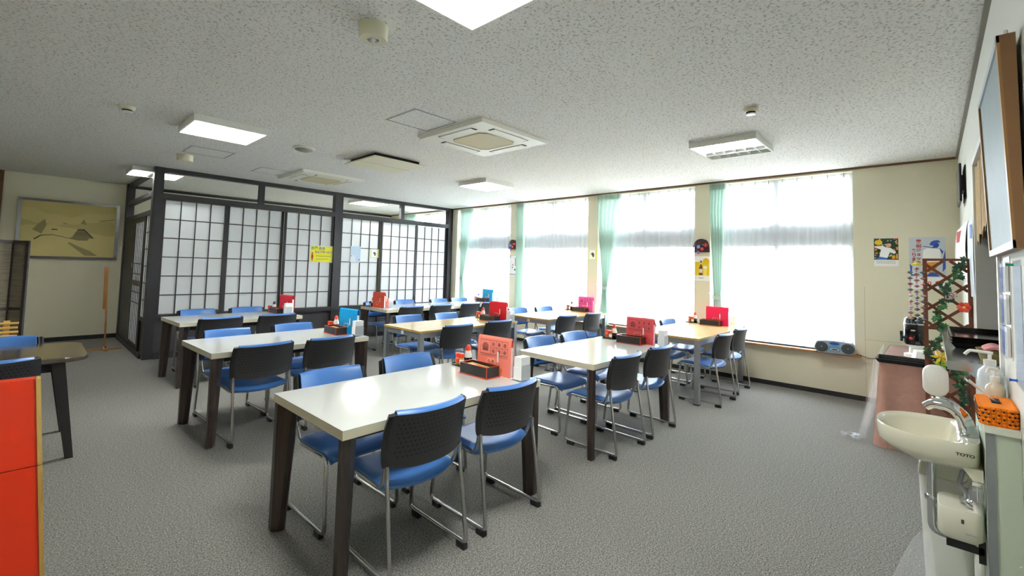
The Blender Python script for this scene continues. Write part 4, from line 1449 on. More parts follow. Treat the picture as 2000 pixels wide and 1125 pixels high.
# ================================================================== BOOMBOX ON THE SILL
t = thing('boombox', 'silver-blue portable CD boombox with two round speakers on window sill', 'boombox', (XW - 0.085, 0.862, ZS), E_ + 0.10)
prof = []
for k in range(33):
    x = -0.2 + 0.4 * k / 32
    a = abs(x) / 0.2
    top = 0.150 - 0.020 * a ** 2 if a < 0.78 else 0.138 - 0.075 * ((a - 0.78) / 0.22) ** 2.2
    prof.append((x, top))
bot = []
for k in range(33):
    x = 0.2 - 0.4 * k / 32
    a = abs(x) / 0.2
    bot.append((x, 0.0 if a < 0.72 else 0.06 * ((a - 0.72) / 0.28) ** 2.4))
MB().prism(prof + bot, 'y', -0.085, 0.085).build('body', mat('boombox_silver', (168, 186, 200), 0.3, 0.3), t, bevel=0.012)
for s in (-1, 1):
    g = MB()
    g.rings([[(s * 0.125 + r * math.cos(2 * PI * k / 28), y, 0.068 + r * 0.92 * math.sin(2 * PI * k / 28)) for k in range(28)] for r, y in ((0.064, -0.082), (0.062, -0.092), (0.056, -0.094), (0.012, -0.089))])
    g_ = g.build('speaker_grille', mat('speaker_cloth', (70, 76, 82), 0.7, bump=(700, 0.5)), t, smooth=50)
    MB().ball((s * 0.125, -0.092, 0.068), 0.009, 0.005, 0.009, 10, 6).build('dust_cap', 'chrome', g_, smooth=60)
flat([rr_poly(0, 0.055, 0.058, 0.034, 0.02)], 0.0895, 'front_panel', mat('boombox_blue', (96, 150, 190), 0.3), t)
flat([circ(0.0, 0.047, 0.044, 24, 0.014)], 0.0915, 'cassette_window', 'white_plastic', t)
flat([circ(0.0, 0.047, 0.036, 24, 0.008)], 0.0918, 'cassette_slot', 'dark_slot', t)
flat([circ(0.0, 0.115, 0.05, 24, 0.017)], 0.0895, 'display', mat('boombox_display', (52, 92, 170), 0.15), t)
for x in (-0.085, 0.085):
    MB().cyl((x, -0.03, 0.135), (x, -0.03, 0.153), 0.014, 0.012, 14).build('knob', mat('boombox_knob', (40, 84, 160), 0.3), t, smooth=40)
tag(MB().tube([(XW - 0.07, 0.66, ZS + 0.012), (XW - 0.07, 0.61, ZS - 0.0), (XW - 0.06, 0.55, ZS - 0.02), (XW - 0.12, 0.40, 0.52), (XW - 0.14, 0.2, 0.50), (XW - 0.12, 0.1, 0.3)], 0.004, 6).build('power_cord', 'black_plastic', smooth=60), 'thin black power cord running from the boombox to the pink table', 'cord')

# ================================================================== PINK TABLE AND ITS THINGS
PX0, PX1, PY0, PY1, PZ = 5.03, 6.42, -0.13, 0.345, 0.70
t = thing('clothed_table', 'side table draped to the floor with a pink cloth', 'table', (0, 0, 0))
MB().box(PX0 + 0.012, PX1, PY0, PY1 - 0.012, PZ - 0.03, PZ - 0.004).build('table_top', 'under_dark', t)
for x in (PX0 + 0.06, PX1 - 0.06):
    for y in (PY0 + 0.05, PY1 - 0.06):
        MB().box(x - 0.02, x + 0.02, y - 0.02, y + 0.02, 0, PZ - 0.03).build('leg', 'under_dark', t)


def drapef(u, v):
    # u runs round: back-left, front-left corner, front-right; v from top to bottom
    s_ = u * ((PX1 - PX0) + (PY1 - PY0))
    fl = 0.006 + 0.022 * v
    if s_ < PX1 - PX0:
        x, y, nx, ny = PX1 - s_, PY1, 0, 1
    else:
        x, y, nx, ny = PX0, PY1 - (s_ - (PX1 - PX0)), -1, 0
    wv = fl * math.sin(s_ * 24) + 0.010 * v * math.sin(s_ * 9 + 1)
    return (x + nx * (wv + 0.02 * v), y + ny * (wv + 0.02 * v), PZ - 0.001 - (PZ - 0.008) * v + 0.02 * v * math.sin(s_ * 7))


MB().grid(drapef, 90, 10).build('cloth_skirt', 'pink_cloth', t, smooth=80)
MB().box(PX0, PX1, PY0, PY1, PZ - 0.004, PZ).build('cloth_top', 'pink_cloth', t)
# vinyl sheet over it
t = thing('vinyl_sheet', 'clear vinyl sheet covering the pink cloth and trailing on floor', 'vinyl sheet')
MB().box(PX0 - 0.012, PX1, PY0, PY1 + 0.012, PZ + 0.0005, PZ + 0.002).build('top_sheet', 'clear_plastic', t)
MB().grid(lambda u, v: (PX1 - (PX1 - PX0 + 0.03) * u, PY1 + 0.055 + 0.03 * v + (0.012 + 0.05 * v) * math.sin(u * 26) * 0.5 + 0.06 * v * v, PZ + 0.001 - 0.69 * v), 60, 10).build('side_fall', 'film', t, smooth=80)
MB().grid(lambda u, v: (PX0 - 0.02 + 0.15 * u - 0.02 * math.sin(v * 9), PY1 + 0.13 + 0.14 * v + 0.02 * math.sin(u * 11), 0.012 + 0.02 * abs(math.sin(u * 9 + v * 7))), 14, 12).build('crumpled_end', 'clear_plastic', t, smooth=80)

# tray, urn and small things on the table
tz = PZ + 0.002


def tray(name, label, x0, x1, y0, y1, z, h, grp):
    b = MB()
    b.rings([[(x, y, z) for x, y in ((x0 + 0.02, y0 + 0.02), (x1 - 0.02, y0 + 0.02), (x1 - 0.02, y1 - 0.02), (x0 + 0.02, y1 - 0.02))],
             [(x, y, z + h) for x, y in ((x0, y0), (x1, y0), (x1, y1), (x0, y1))],
             [(x, y, z + h) for x, y in ((x0 + 0.008, y0 + 0.008), (x1 - 0.008, y0 + 0.008), (x1 - 0.008, y1 - 0.008), (x0 + 0.008, y1 - 0.008))],
             [(x, y, z + 0.006) for x, y in ((x0 + 0.028, y0 + 0.028), (x1 - 0.028, y0 + 0.028), (x1 - 0.028, y1 - 0.028), (x0 + 0.028, y1 - 0.028))]])
    return tag(b.build(name, 'black_gloss'), label, 'tray', grp)


tray('serving_tray', 'long black serving tray on the pink-clothed table edge', 5.0, 5.30, -0.10, 0.375, tz, 0.032, 'black trays')
t = thing('drink_urn', 'tall black drink urn with tap and red badge on pink table', 'urn', (5.60, 0.125, tz))
MB().lathe([(0.075, 0.0), (0.085, 0.004), (0.085, 0.03), (0.05, 0.04), (0.045, 0.09), (0.072, 0.115)], 24).build('pedestal', 'white_plastic', t, smooth=40)
MB().lathe([(0.072, 0.115), (0.082, 0.13), (0.084, 0.30), (0.078, 0.345), (0.06, 0.365), (0.001, 0.37)], 28).build('tank', 'black_gloss', t, smooth=40)
MB().lathe([(0.0845, 0.30), (0.0855, 0.303), (0.0855, 0.306), (0.0845, 0.309)], 28).build('band', 'chrome', t, smooth=40)
b = MB().cyl((-0.06, 0.06, 0.18), (-0.085, 0.10, 0.18), 0.012, n=10)
b.cyl((-0.082, 0.096, 0.20), (-0.082, 0.096, 0.145), 0.011, n=10)
b.box(-0.092, -0.072, 0.086, 0.106, 0.2, 0.235)
b.build('tap', 'black_plastic', t, smooth=40)
MB().ball((-0.079, 0.03, 0.175), 0.004, 0.016, 0.014).build('badge', flatc((222, 60, 60)), t, smooth=60)
MB().box(-0.0865, -0.0835, 0.0, 0.03, 0.242, 0.255).build('badge_plate', 'silver_print', t)
t = thing('sugar_carton', 'white carton with blue print beside the drink urn', 'carton', (5.44, 0.075, tz), 0.3)
MB().hexa([(-0.05, -0.07, 0), (0.05, -0.07, 0), (0.05, 0.07, 0), (-0.05, 0.07, 0)], [(-0.02, -0.06, 0.075), (0.05, -0.06, 0.085), (0.05, 0.05, 0.085), (-0.02, 0.05, 0.075)]).build('carton', 'paper', t)
MB().hexa([(-0.0465, -0.05, 0.012), (-0.042, -0.05, 0.012), (-0.042, 0.0, 0.012), (-0.0465, 0.0, 0.012)], [(-0.032, -0.05, 0.05), (-0.027, -0.05, 0.05), (-0.027, 0.0, 0.05), (-0.032, 0.0, 0.05)]).build('blue_print', flatc((50, 92, 170)), t)
t = thing('paper_cups', 'upright stack of white paper cups behind the wooden trellis', 'paper cups', (5.37, -0.04, tz))
for k in range(6):
    MB().lathe([(0.026, 0.012 * k), (0.036, 0.012 * k + 0.075), (0.0375, 0.012 * k + 0.077), (0.0375, 0.012 * k + 0.08), (0.034, 0.012 * k + 0.079)], 18).build('cup', 'paper', t, smooth=40)
t = thing('lily_flower', 'yellow artificial lily with green leaves by the trellis foot', 'flower', (4.80, -0.035, 0.66))
for k in range(6):
    a = 2 * PI * k / 6
    d_ = Vector((0.3 * math.sin(a * 2), math.cos(a), math.sin(a))).normalized()
    sd = d_.cross(Vector((1, 0, 0))).normalized()
    c0 = Vector((0, 0, 0.17))
    MB().add([c0, c0 + d_ * 0.03 + sd * 0.012, c0 + d_ * 0.065, c0 + d_ * 0.03 - sd * 0.012, c0 + Vector((0.006, 0, 0))], [(0, 1, 2, 3), (4, 3, 2, 1)]).build('petal', flatc((236, 200, 40)), t)
for k in range(5):
    a = 2 * PI * k / 5 + 0.4
    d_ = Vector((0.2, math.cos(a), math.sin(a))).normalized()
    sd = d_.cross(Vector((1, 0, 0))).normalized()
    c0 = Vector((0, 0, 0.11))
    MB().add([c0, c0 + d_ * 0.025 + sd * 0.014, c0 + d_ * 0.055, c0 + d_ * 0.025 - sd * 0.014, c0 + Vector((0.006, 0, 0))], [(0, 1, 2, 3), (4, 3, 2, 1)]).build('leaf', flatc((150, 190, 60)), t)
MB().tube([(0, 0, 0), (0.004, 0.004, 0.1), (0, 0, 0.17)], 0.003, 6).build('stem', 'vine_stem', t)

# ================================================================== TRELLIS WITH IVY
TX = 4.86
TY0, TY1, TZT = -0.205, 0.045, 1.582
t = thing('garden_trellis', 'brown wooden lattice trellis standing between pink table and hatch', 'trellis', (TX, 0, 0), E_)
# local x = -world Y
xa, xb = -TY1, -TY0
for x in (xa, xb):
    MB().box(x - 0.013, x + 0.013, -0.012, 0.012, 0, TZT).build('stile', 'trellis_wood', t)
for z in (TZT - 0.018, 1.03, 0.44, 0.05):
    MB().box(xa + 0.010, xb - 0.010, -0.012, 0.012, z - 0.0, z + 0.018).build('rail', 'trellis_wood', t)
wd = xb - xa - 0.02
x0, x1 = xa + 0.01, xb - 0.01
step = 0.1115
for sgn in (1, -1):
    c = -0.6
    while c < 2.4:
        # line z = sgn*(x - x0)*0.86 + c clipped to the frame
        pts = []
        za, zb = (c, c + 0.86 * wd) if sgn > 0 else (c + 0.86 * wd, c)
        a0, a1 = (x0, za), (x1, zb)
        # clip in z
        lo, hi = 0.06, TZT - 0.018
        if max(za, zb) > lo + 0.02 and min(za, zb) < hi - 0.02:
            def clip(p, q):
                (px, pz), (qx, qz) = p, q
                if pz < lo:
                    px += (qx - px) * (lo - pz) / (qz - pz)
                    pz = lo
                if pz > hi:
                    px += (qx - px) * (hi - pz) / (qz - pz)
                    pz = hi
                return (px, pz)
            p, q = clip(a0, a1), clip(a1, a0)
            yy = -0.004 if sgn > 0 else 0.004
            MB().bar((p[0], yy, p[1]), (q[0], yy, q[1]), 0.0075, 0.021, (0, 0, 1)).build('lattice_slat', 'trellis_wood', t)
        c += step * 0.86 * 1.55
# ivy
t = thing('ivy_garland', 'artificial ivy garland winding down the wooden trellis', 'ivy', (TX - 0.02, 0, 0), E_)
ivy = [(0.165, 1.56), (0.135, 1.50), (0.145, 1.44), (0.085, 1.40), (0.06, 1.33), (0.10, 1.27), (0.03, 1.21), (0.02, 1.13), (0.05, 1.07), (0.065, 1.0), (0.0, 0.93), (-0.03, 0.87), (0.0, 0.80), (0.04, 0.76), (0.12, 0.76), (0.125, 0.68), (0.14, 0.60), (0.13, 0.52), (0.15, 0.44)]
path = [(x, -0.004 + 0.012 * math.sin(i * 1.7), z) for i, (x, z) in enumerate(ivy)]
MB().tube(fillet(path, 0.03, 3), 0.0028, 6).build('stem', 'vine_stem', t, smooth=60)
lf = [(0, 0), (0.35, -0.18), (0.62, 0.05), (0.38, 0.28), (0.52, 0.62), (0.2, 0.62), (0, 1.0), (-0.2, 0.62), (-0.52, 0.62), (-0.38, 0.28), (-0.62, 0.05), (-0.35, -0.18)]


def leaf_mesh(m):
    me = bpy.data.meshes.new('leaf')
    v = [(x * 0.034, 0.004 * abs(x) * 1.5 - 0.003 * z, z * 0.034) for x, z in lf] + [(0, -0.003, 0.014)]
    me.from_pydata(v, [], [(i, (i + 1) % 12, 12) for i in range(12)])
    me.materials.append(MATS[m])
    me.update()
    return me


LM = [leaf_mesh('leaf_green'), leaf_mesh('leaf_green'), leaf_mesh('leaf_light')]
random.seed(11)
for i in range(len(path) - 1):
    for k in range(6):
        u = k / 6
        p = Vector(path[i]).lerp(Vector(path[i + 1]), u)
        o_ = bpy.data.objects.new('leaf', random.choice(LM))
        COL.objects.link(o_)
        o_.parent = t
        o_.location = (p.x + random.uniform(-0.022, 0.022), p.y - random.uniform(0.004, 0.018), p.z + random.uniform(-0.02, 0.02))
        o_.rotation_euler = (random.uniform(-0.5, 0.5), random.uniform(0, 2 * PI), random.uniform(-0.6, 0.6))
        s_ = random.uniform(0.8, 1.3)
        o_.scale = (s_, s_, s_)
t = poster('no_smoking_sign', 'small no-smoking sign hung on the trellis', 'sign', (TX - 0.03, -0.098, 1.298), E_, 0.062, 0.055, flatc((216, 216, 212)))
b = MB()
ring = [[(r * math.cos(2 * PI * k / 24), -0.0016, 0.0 + r * math.sin(2 * PI * k / 24)) for k in range(24)] for r in (0.016, 0.0205)]
b.rings(ring, cap0=False, cap1=False)
b.build('red_ring', flatc((196, 44, 44)), t)
flat([rect(-0.013, 0.011, -0.003, 0.002)], 0.0015, 'cigarette_print', flatc((40, 40, 40)), t)
flat([[(-0.013, 0.010), (-0.010, 0.013), (0.013, -0.010), (0.010, -0.013)]], 0.0017, 'red_bar', flatc((196, 44, 44)), t)
t = thing('orange_flower', 'orange-red artificial blossom fixed on the trellis', 'flower', (TX - 0.02, -0.168, 1.215), E_)
for k in range(6):
    a = 2 * PI * k / 6
    MB().ball((0.024 * math.cos(a), -0.006, 0.024 * math.sin(a)), 0.017, 0.005, 0.017, 8, 6).build('petal', flatc((240, 104, 60) if k % 2 else (228, 60, 70)), t, smooth=60)
MB().ball((0, -0.012, 0), 0.009, 0.006, 0.009, 8, 6).build('flower_eye', flatc((250, 200, 50)), t, smooth=60)

# paper garlands
dm = [MB().rings([[(0.0005 * c, 0.0005 * s, -0.014) for c, s in ((1, 0), (0, 1), (-1, 0), (0, -1))], [(0.021 * c, 0.012 * s, 0) for c, s in ((1, 0), (0, 1), (-1, 0), (0, -1))], [(0.0005 * c, 0.0005 * s, 0.014) for c, s in ((1, 0), (0, 1), (-1, 0), (0, -1))]]).mesh('paper_ornament') for _ in range(4)]
for me, c in zip(dm, ((96, 92, 84), (150, 108, 96), (88, 104, 90), (190, 180, 170))):
    me.materials.append(mat('foil_%d' % c[0], c, 0.35))
bead = []
for c in ((226, 90, 150), (70, 110, 220), (236, 236, 236)):
    me = MB().ball((0, 0, 0), 0.006, n=8, m=6).mesh('bead')
    me.materials.append(flatc(c))
    bead.append(me)
random.seed(5)
for i, (dx, lab) in enumerate(((-0.098, 'string of folded paper ornaments hanging farthest from the trellis stile'), (-0.072, 'string of folded paper ornaments hanging between its two neighbours'), (-0.046, 'string of folded paper ornaments hanging against the trellis stile'))):
    yw = TY1 - 0.0 + 0.012 + (0.038 * (2 - i))
    ztop = (1.50, 1.53, 1.50)[i]
    t = thing('paper_garland', lab, 'garland', (TX - 0.01, yw, 0), E_, 'paper garlands by the trellis')
    MB().tube([(0, 0, ztop), (0, 0, 1.06)], 0.0012, 5).build('string', 'paper', t)
    z = ztop - 0.03
    k = 0
    while z > 1.07:
        o_ = bpy.data.objects.new('paper_ornament', random.choice(dm))
        COL.objects.link(o_)
        o_.parent = t
        o_.location = (0, 0, z)
        o_.rotation_euler = (0, 0, random.uniform(-0.6, 0.6))
        o2 = bpy.data.objects.new('bead', random.choice(bead))
        COL.objects.link(o2)
        o2.parent = t
        o2.location = (0, 0, z - 0.021)
        z -= 0.046
        k += 1
t = tag(MB().tube([(TX - 0.01, TY1 + 0.012 + 0.08, 1.53), (TX - 0.01, TY1 + 0.03, 1.535), (TX - 0.0, TY1 - 0.02, 1.54)], 0.003, 6).build('hanger_rod', 'trellis_wood'), 'thin rod on the trellis carrying the paper garlands', 'rod')
t = thing('folded_ornament', 'green and yellow folded paper ornament atop the garlands', 'ornament', (TX - 0.012, TY1 + 0.05, 1.535), E_)
MB().rings([[(0.03 * c, 0.02 * s, -0.012) for c, s in ((1, 0), (0, 1), (-1, 0), (0, -1))], [(0.036 * c, 0.022 * s, 0.0) for c, s in ((1, 0), (0, 1), (-1, 0), (0, -1))], [(0.012 * c, 0.01 * s, 0.016) for c, s in ((1, 0), (0, 1), (-1, 0), (0, -1))]]).build('skirt', flatc((224, 214, 90)), t)
MB().rings([[(0.012 * c, 0.01 * s, 0.016) for c, s in ((1, 0), (0, 1), (-1, 0), (0, -1))], [(0.001 * c, 0.001 * s, 0.05) for c, s in ((1, 0), (0, 1), (-1, 0), (0, -1))]]).build('peak', flatc((160, 206, 150)), t)

# ================================================================== HATCH COUNTER, NOREN, BOARD, TV, FLYERS
t = thing('steel_counter', 'polished stainless steel shelf of the serving hatch', 'counter', (0, 0, 0))
MB().prism([(2.94, YR + 0.013), (4.55, YR + 0.013), (4.55, -0.042), (2.94, -0.042)], 'z', 1.045, 1.05).build('top_sheet', 'steel', t)
MB().box(2.94, 4.24, -0.50, YR + 0.013, 1.045, 1.05).build('inner_sheet', 'steel', t)
MB().box(2.94, 2.945, YR + 0.001, -0.042, 1.01, 1.045).build('front_lip', 'steel', t)
MB().box(2.945, 4.55, -0.047, -0.042, 1.01, 1.045).build('front_lip', 'steel', t)
for x in (3.1, 4.3):
    MB().prism([(YR + 0.001, 1.045), (-0.06, 1.045), (-0.06, 1.035), (YR + 0.01, 0.9), (YR + 0.001, 0.9)], 'x', x - 0.006, x + 0.006).build('bracket', 'steel', t)
for k in range(3):
    tray('serving_tray', ('bottom', 'middle', 'top')[k] + ' black serving tray of the pile on the steel hatch shelf', 3.50, 4.22, -0.40, -0.065, 1.0505 + 0.016 * k, 0.03, 'pile of black trays')
t = thing('wicker_basket', 'small oval wicker basket on the steel hatch shelf', 'basket', (3.10, -0.20, 1.0505))
b = MB()
b.rings([[(0.06 * math.cos(a), 0.042 * math.sin(a), 0) for a in [2 * PI * k / 20 for k in range(20)]], [(0.075 * math.cos(a), 0.055 * math.sin(a), 0.05) for a in [2 * PI * k / 20 for k in range(20)]], [(0.08 * math.cos(a), 0.06 * math.sin(a), 0.055) for a in [2 * PI * k / 20 for k in range(20)]], [(0.068 * math.cos(a), 0.05 * math.sin(a), 0.05) for a in [2 * PI * k / 20 for k in range(20)]], [(0.055 * math.cos(a), 0.038 * math.sin(a), 0.01) for a in [2 * PI * k / 20 for k in range(20)]]])
b.build('basket', mat('wicker', (172, 158, 98), 0.8, bump=(180, 0.9), var=(110, 0.35)), t, smooth=40)
t = tag(MB().grid(lambda u, v: (3.02 + 0.15 * u, -0.24 + 0.075 * v, 1.105 + 0.018 * math.sin(PI * v) + 0.006 * math.sin(u * 9)), 12, 8, 0.012).build('pink_towel', mat('pink_towel', (226, 152, 152), 0.9, bump=(90, 0.4)), smooth=60), 'rolled pink towel lying in the wicker basket', 'towel')

# noren
t = thing('noren_curtain', 'short tan cloth noren with ragged hem hanging in the hatch', 'noren', (0, 0, 0))
MB().cyl((HX0, YR - 0.02, 2.165), (HX1, YR - 0.02, 2.165), 0.008, n=10).build('rod', 'brown_trim', t, smooth=40)
for k in range(3):
    xa_, xb_ = HX1 - 0.015 - k * 0.455, HX1 - 0.015 - (k + 1) * 0.455 + 0.01
    MB().grid(lambda u, v: (xa_ + (xb_ - xa_) * u, YR - 0.01 + 0.012 * math.sin(u * 14 + k), 2.165 - v * (0.47 + 0.035 * math.sin(u * 16 + k * 2) + 0.02 * math.sin(u * 41))), 36, 8).build('cloth_panel', 'noren_cloth', t, smooth=80)

# leaning display board above the hatch end
t = thing('display_board', 'brown framed pale display board leaning out high on hatch wall', 'board', (0, 0, 0))
bx0, bx1, zb, zt = 2.09, 2.90, 1.53, 2.215
yb, yt = YR + 0.030, YR + 0.052


def bp_(x, f, d):
    z = zb + (zt - zb) * f
    y = yb + (yt - yb) * f
    return (x, y - d, z)


b = MB()
b.hexa([bp_(bx0, 0, 0.024), bp_(bx1, 0, 0.024), bp_(bx1, 0, 0.004), bp_(bx0, 0, 0.004)], [bp_(bx0, 1, 0.040), bp_(bx1, 1, 0.040), bp_(bx1, 1, 0.004), bp_(bx0, 1, 0.004)])
b.build('backing', 'board_side', t)
MB().add([bp_(bx1 - 0.03, 0.03, 0.0035), bp_(bx0 + 0.03, 0.03, 0.0035), bp_(bx0 + 0.03, 0.97, 0.0035), bp_(bx1 - 0.03, 0.97, 0.0035)], [(0, 1, 2, 3)]).build('face', 'board_face', t)
for (xa_, xb_, fa, fb) in ((bx0, bx0 + 0.03, 0, 1), (bx1 - 0.03, bx1, 0, 1), (bx0, bx1, 0, 0.035), (bx0, bx1, 0.965, 1)):
    MB().hexa([bp_(xa_, fa, 0.004), bp_(xb_, fa, 0.004), bp_(xb_, fb, 0.004), bp_(xa_, fb, 0.004)], [bp_(xa_, fa, -0.003), bp_(xb_, fa, -0.003), bp_(xb_, fb, -0.003), bp_(xa_, fb, -0.003)]).build('frame_strip', 'aluminium' if xb_ - xa_ > 0.1 else 'board_frame', t)
MB().cyl((2.4, YR, 2.24), (2.4, YR + 0.03, 2.20), 0.006, n=8).build('wall_hook', 'chrome', t)
tag(MB().tube([(2.405, YR + 0.006, 2.345), (2.405, YR + 0.006, 2.26), (2.41, YR + 0.022, 2.245)], 0.006, 8).build('wall_rail_hook', 'white_plastic', smooth=60), 'small white hook strip on the wall above the display board', 'hook')

# television
t = thing('wall_television', 'small black flat television on a wall bracket above hatch wall flyers', 'television', (5.52, YR, 2.23))
MB().box(-0.25, 0.25, 0.026, 0.044, -0.155, 0.165).build('screen_body', 'black_plastic', t, bevel=0.006)
MB().box(-0.235, 0.235, 0.044, 0.0455, -0.14, 0.15).build('screen', 'black_gloss', t)
MB().box(-0.2, 0.04, 0.008, 0.026, -0.06, 0.07).build('arm', 'black_plastic', t)
MB().box(-0.24, 0.11, 0, 0.008, -0.13, 0.15).build('wall_plate', 'black_plastic', t)

# flyers on the hatch wall
for i, (x0, x1, z0, z1, d, lab) in enumerate(((5.15, 6.25, 1.42, 1.90, 0.05, 'white flyer sheet with red heading curling off the hatch wall'), (4.50, 5.00, 1.30, 1.86, 0.012, 'pale blue notice sheet on the wall beside the hatch'))):
    t = thing('wall_flyer', lab, 'flyer', (0, 0, 0))
    MB().grid(lambda u, v: (x1 + (x0 - x1) * u, YR + 0.004 + d * (1 - v) * v * 1.5 + d * (1 - u) * 0.6, z0 + (z1 - z0) * v), 8, 8).build('sheet', 'paper' if i == 0 else flatc((214, 222, 232)), t, smooth=80)
    MB().grid(lambda u, v: (x1 - 0.35 + (x0 - x1 + 0.2) * 0.3 * u, YR + 0.0065 + d * (0.3 - 0.1 * v) * 1.05 * 1.0 + d * 0.6 * (1 - (0.06 + u * 0.8)), z1 - 0.14 + 0.1 * v), 6, 1).build('heading', flatc((190, 60, 50)) if i == 0 else flatc((90, 120, 190)), t)

# pamphlet rack and clear pocket next to the hatch
t = thing('pamphlet_rack', 'narrow clear wall rack of pamphlets below the display board', 'rack', (2.66, YR, 1.30))
MB().box(-0.10, 0.10, 0, 0.003, -0.175, 0.22).build('back_plate', 'white_plastic', t)
for k in range(3):
    z = -0.17 + k * 0.125
    MB().box(-0.10, 0.10, 0.016, 0.018, z, z + 0.1).build('pocket', 'clear_plastic', t)
    MB().box(-0.09, -0.005, 0.005, 0.014, z + 0.004, z + 0.118).build('pamphlet', 'paper', t)
    MB().box(0.005, 0.09, 0.005, 0.014, z + 0.004, z + 0.115).build('pamphlet', flatc((70, 90, 180)), t)
t = thing('pinned_sheet', 'clear plastic sheet pinned to wall with green and blue pins', 'sheet', (2.36, YR, 1.28))
MB().box(-0.10, 0.10, 0.002, 0.004, -0.22, 0.22).build('plastic_sleeve', 'clear_plastic', t)
MB().box(-0.085, 0.085, 0.0005, 0.0018, -0.2, 0.2).build('inner_sheet', flatc((222, 226, 238)), t)
for z, c in ((0.205, (30, 170, 140)), (-0.205, (40, 90, 200))):
    MB().lathe([(0.006, 0), (0.004, 0.006), (0.004, 0.014), (0.0065, 0.02), (0.001, 0.021)], 10).build('push_pin', flatc(c), t, smooth=40)
    o_ = t.children[-1]
    o_.rotation_euler = (-PI / 2, 0, 0)
    o_.location = (0.06, 0.004, z)

# ================================================================== WASH BASIN CORNER
LX0, LX1, LY = 2.40, 2.98, -0.127
t = thing('ledge_wall', 'pale green low boxed ledge beside the wash basin', 'ledge', (0, 0, 0))
MB().box(LX0 + 0.012, LX1, YR + 0.001, LY - 0.004, 0, 0.878).build('box_body', 'pale_green', t)
MB().box(LX0 + 0.008, LX0 + 0.03, LY - 0.026, LY - 0.002, 0, 0.878).build('corner_strip', 'grey_metal', t)
MB().box(LX0, LX1, YR + 0.001, LY, 0.878, 0.90).build('ledge_top', mat('ledge_white', (222, 226, 212), 0.35), t)


def dsec(a, bf, bb, z, cx=2.675, cy=0.0, n=48):
    p = []
    for k in range(n):
        th = 2 * PI * k / n
        c, s = math.cos(th), math.sin(th)
        e = 2 / 2.3 if s > 0 else 2 / 5.0
        x = a * math.copysign(abs(c) ** e, c)
        y = (bf if s > 0 else bb) * math.copysign(abs(s) ** e, s)
        p.append((cx + x, cy + y, z))
    return p


t = thing('wash_basin', 'cream oval wall-hung wash basin', 'wash basin', (0, 0, 0))
b = MB()
R_ = [dsec(0.06, 0.05, 0.10, 0.672), dsec(0.14, 0.125, 0.123, 0.686), dsec(0.19, 0.178, 0.124, 0.718), dsec(0.203, 0.196, 0.124, 0.738), dsec(0.206, 0.2, 0.124, 0.795), dsec(0.203, 0.197, 0.124, 0.802),
      dsec(0.192, 0.185, 0.070, 0.800), dsec(0.180, 0.172, 0.055, 0.785), dsec(0.15, 0.14, 0.04, 0.73), dsec(0.09, 0.08, 0.02, 0.69), dsec(0.02, 0.02, 0.01, 0.682)]
b.rings(R_)
b.build('bowl', 'porcelain', t, smooth=50)
MB().prism([(LY + 0.001, 0.665), (LY + 0.03, 0.665), (LY + 0.06, 0.71), (LY + 0.001, 0.71)], 'x', 2.50, 2.85).build('wall_bracket', 'porcelain', t)
text_mesh('TOTO', 0.0145, 'lettering', flatc((60, 60, 58)), t, (2.4685, -0.052, 0.758), rot=(PI / 2, 0, -PI / 2), bold=0.0006, sx=1.25)
MB().lathe([(0.016, 0.0), (0.016, 0.003), (0.001, 0.004)], 14, (2.675, 0.02, 0.683)).build('drain', 'bright_chrome', t, smooth=40)
t = thing('basin_faucet', 'chrome arched faucet on the wash basin', 'faucet', (0, 0, 0))
sp = fillet([(2.62, -0.092, 0.80), (2.62, -0.085, 0.865), (2.625, -0.05, 0.905), (2.64, 0.01, 0.905), (2.645, 0.032, 0.885)], 0.06, 7)
n_ = len(sp)
MB().tube(sp, [0.026 - 0.009 * i / (n_ - 1) for i in range(n_)], 16).build('spout', 'bright_chrome', t, smooth=60)
MB().lathe([(0.032, 0), (0.03, 0.012), (0.026, 0.016)], 20, (2.62, -0.092, 0.80)).build('base', 'bright_chrome', t, smooth=40)
t = thing('soap_dispenser', 'white oval soap tank on a chrome stem over the basin', 'soap dispenser', (0, 0, 0))
sp = fillet([(2.78, -0.09, 0.802), (2.78, -0.088, 0.86), (2.79, -0.03, 0.90), (2.80, 0.01, 0.895)], 0.05, 6)
MB().tube(sp, 0.012, 12).build('stem', 'bright_chrome', t, smooth=60)
MB().cyl((2.80, 0.0, 0.90), (2.80, 0.0, 0.915), 0.014, n=14).build('collar', 'bright_chrome', t, smooth=40)
b = MB()
ov = rr_poly(0.0, 0.975, 0.043, 0.066, 0.039, 8)
b.rings([[(2.772, y * 0.86 + 0.002, 0.975 + (z - 0.975) * 0.86) for y, z in ov], [(2.782, y, z) for y, z in ov], [(2.812, y, z) for y, z in ov], [(2.822, y * 0.86, 0.975 + (z - 0.975) * 0.86) for y, z in ov]])
b.build('tank', 'white_plastic', t, smooth=60)
t = thing('splash_guard', 'clear plastic guard strip behind the faucet on the basin', 'guard', (0, 0, 0))
MB().grid(lambda u, v: (2.50 + 0.03 * u, -0.118 + 0.05 * u, 0.803 + 0.075 * v - 0.03 * v * u), 4, 6, 0.004).build('guard_plate', 'clear_plastic', t, smooth=60)

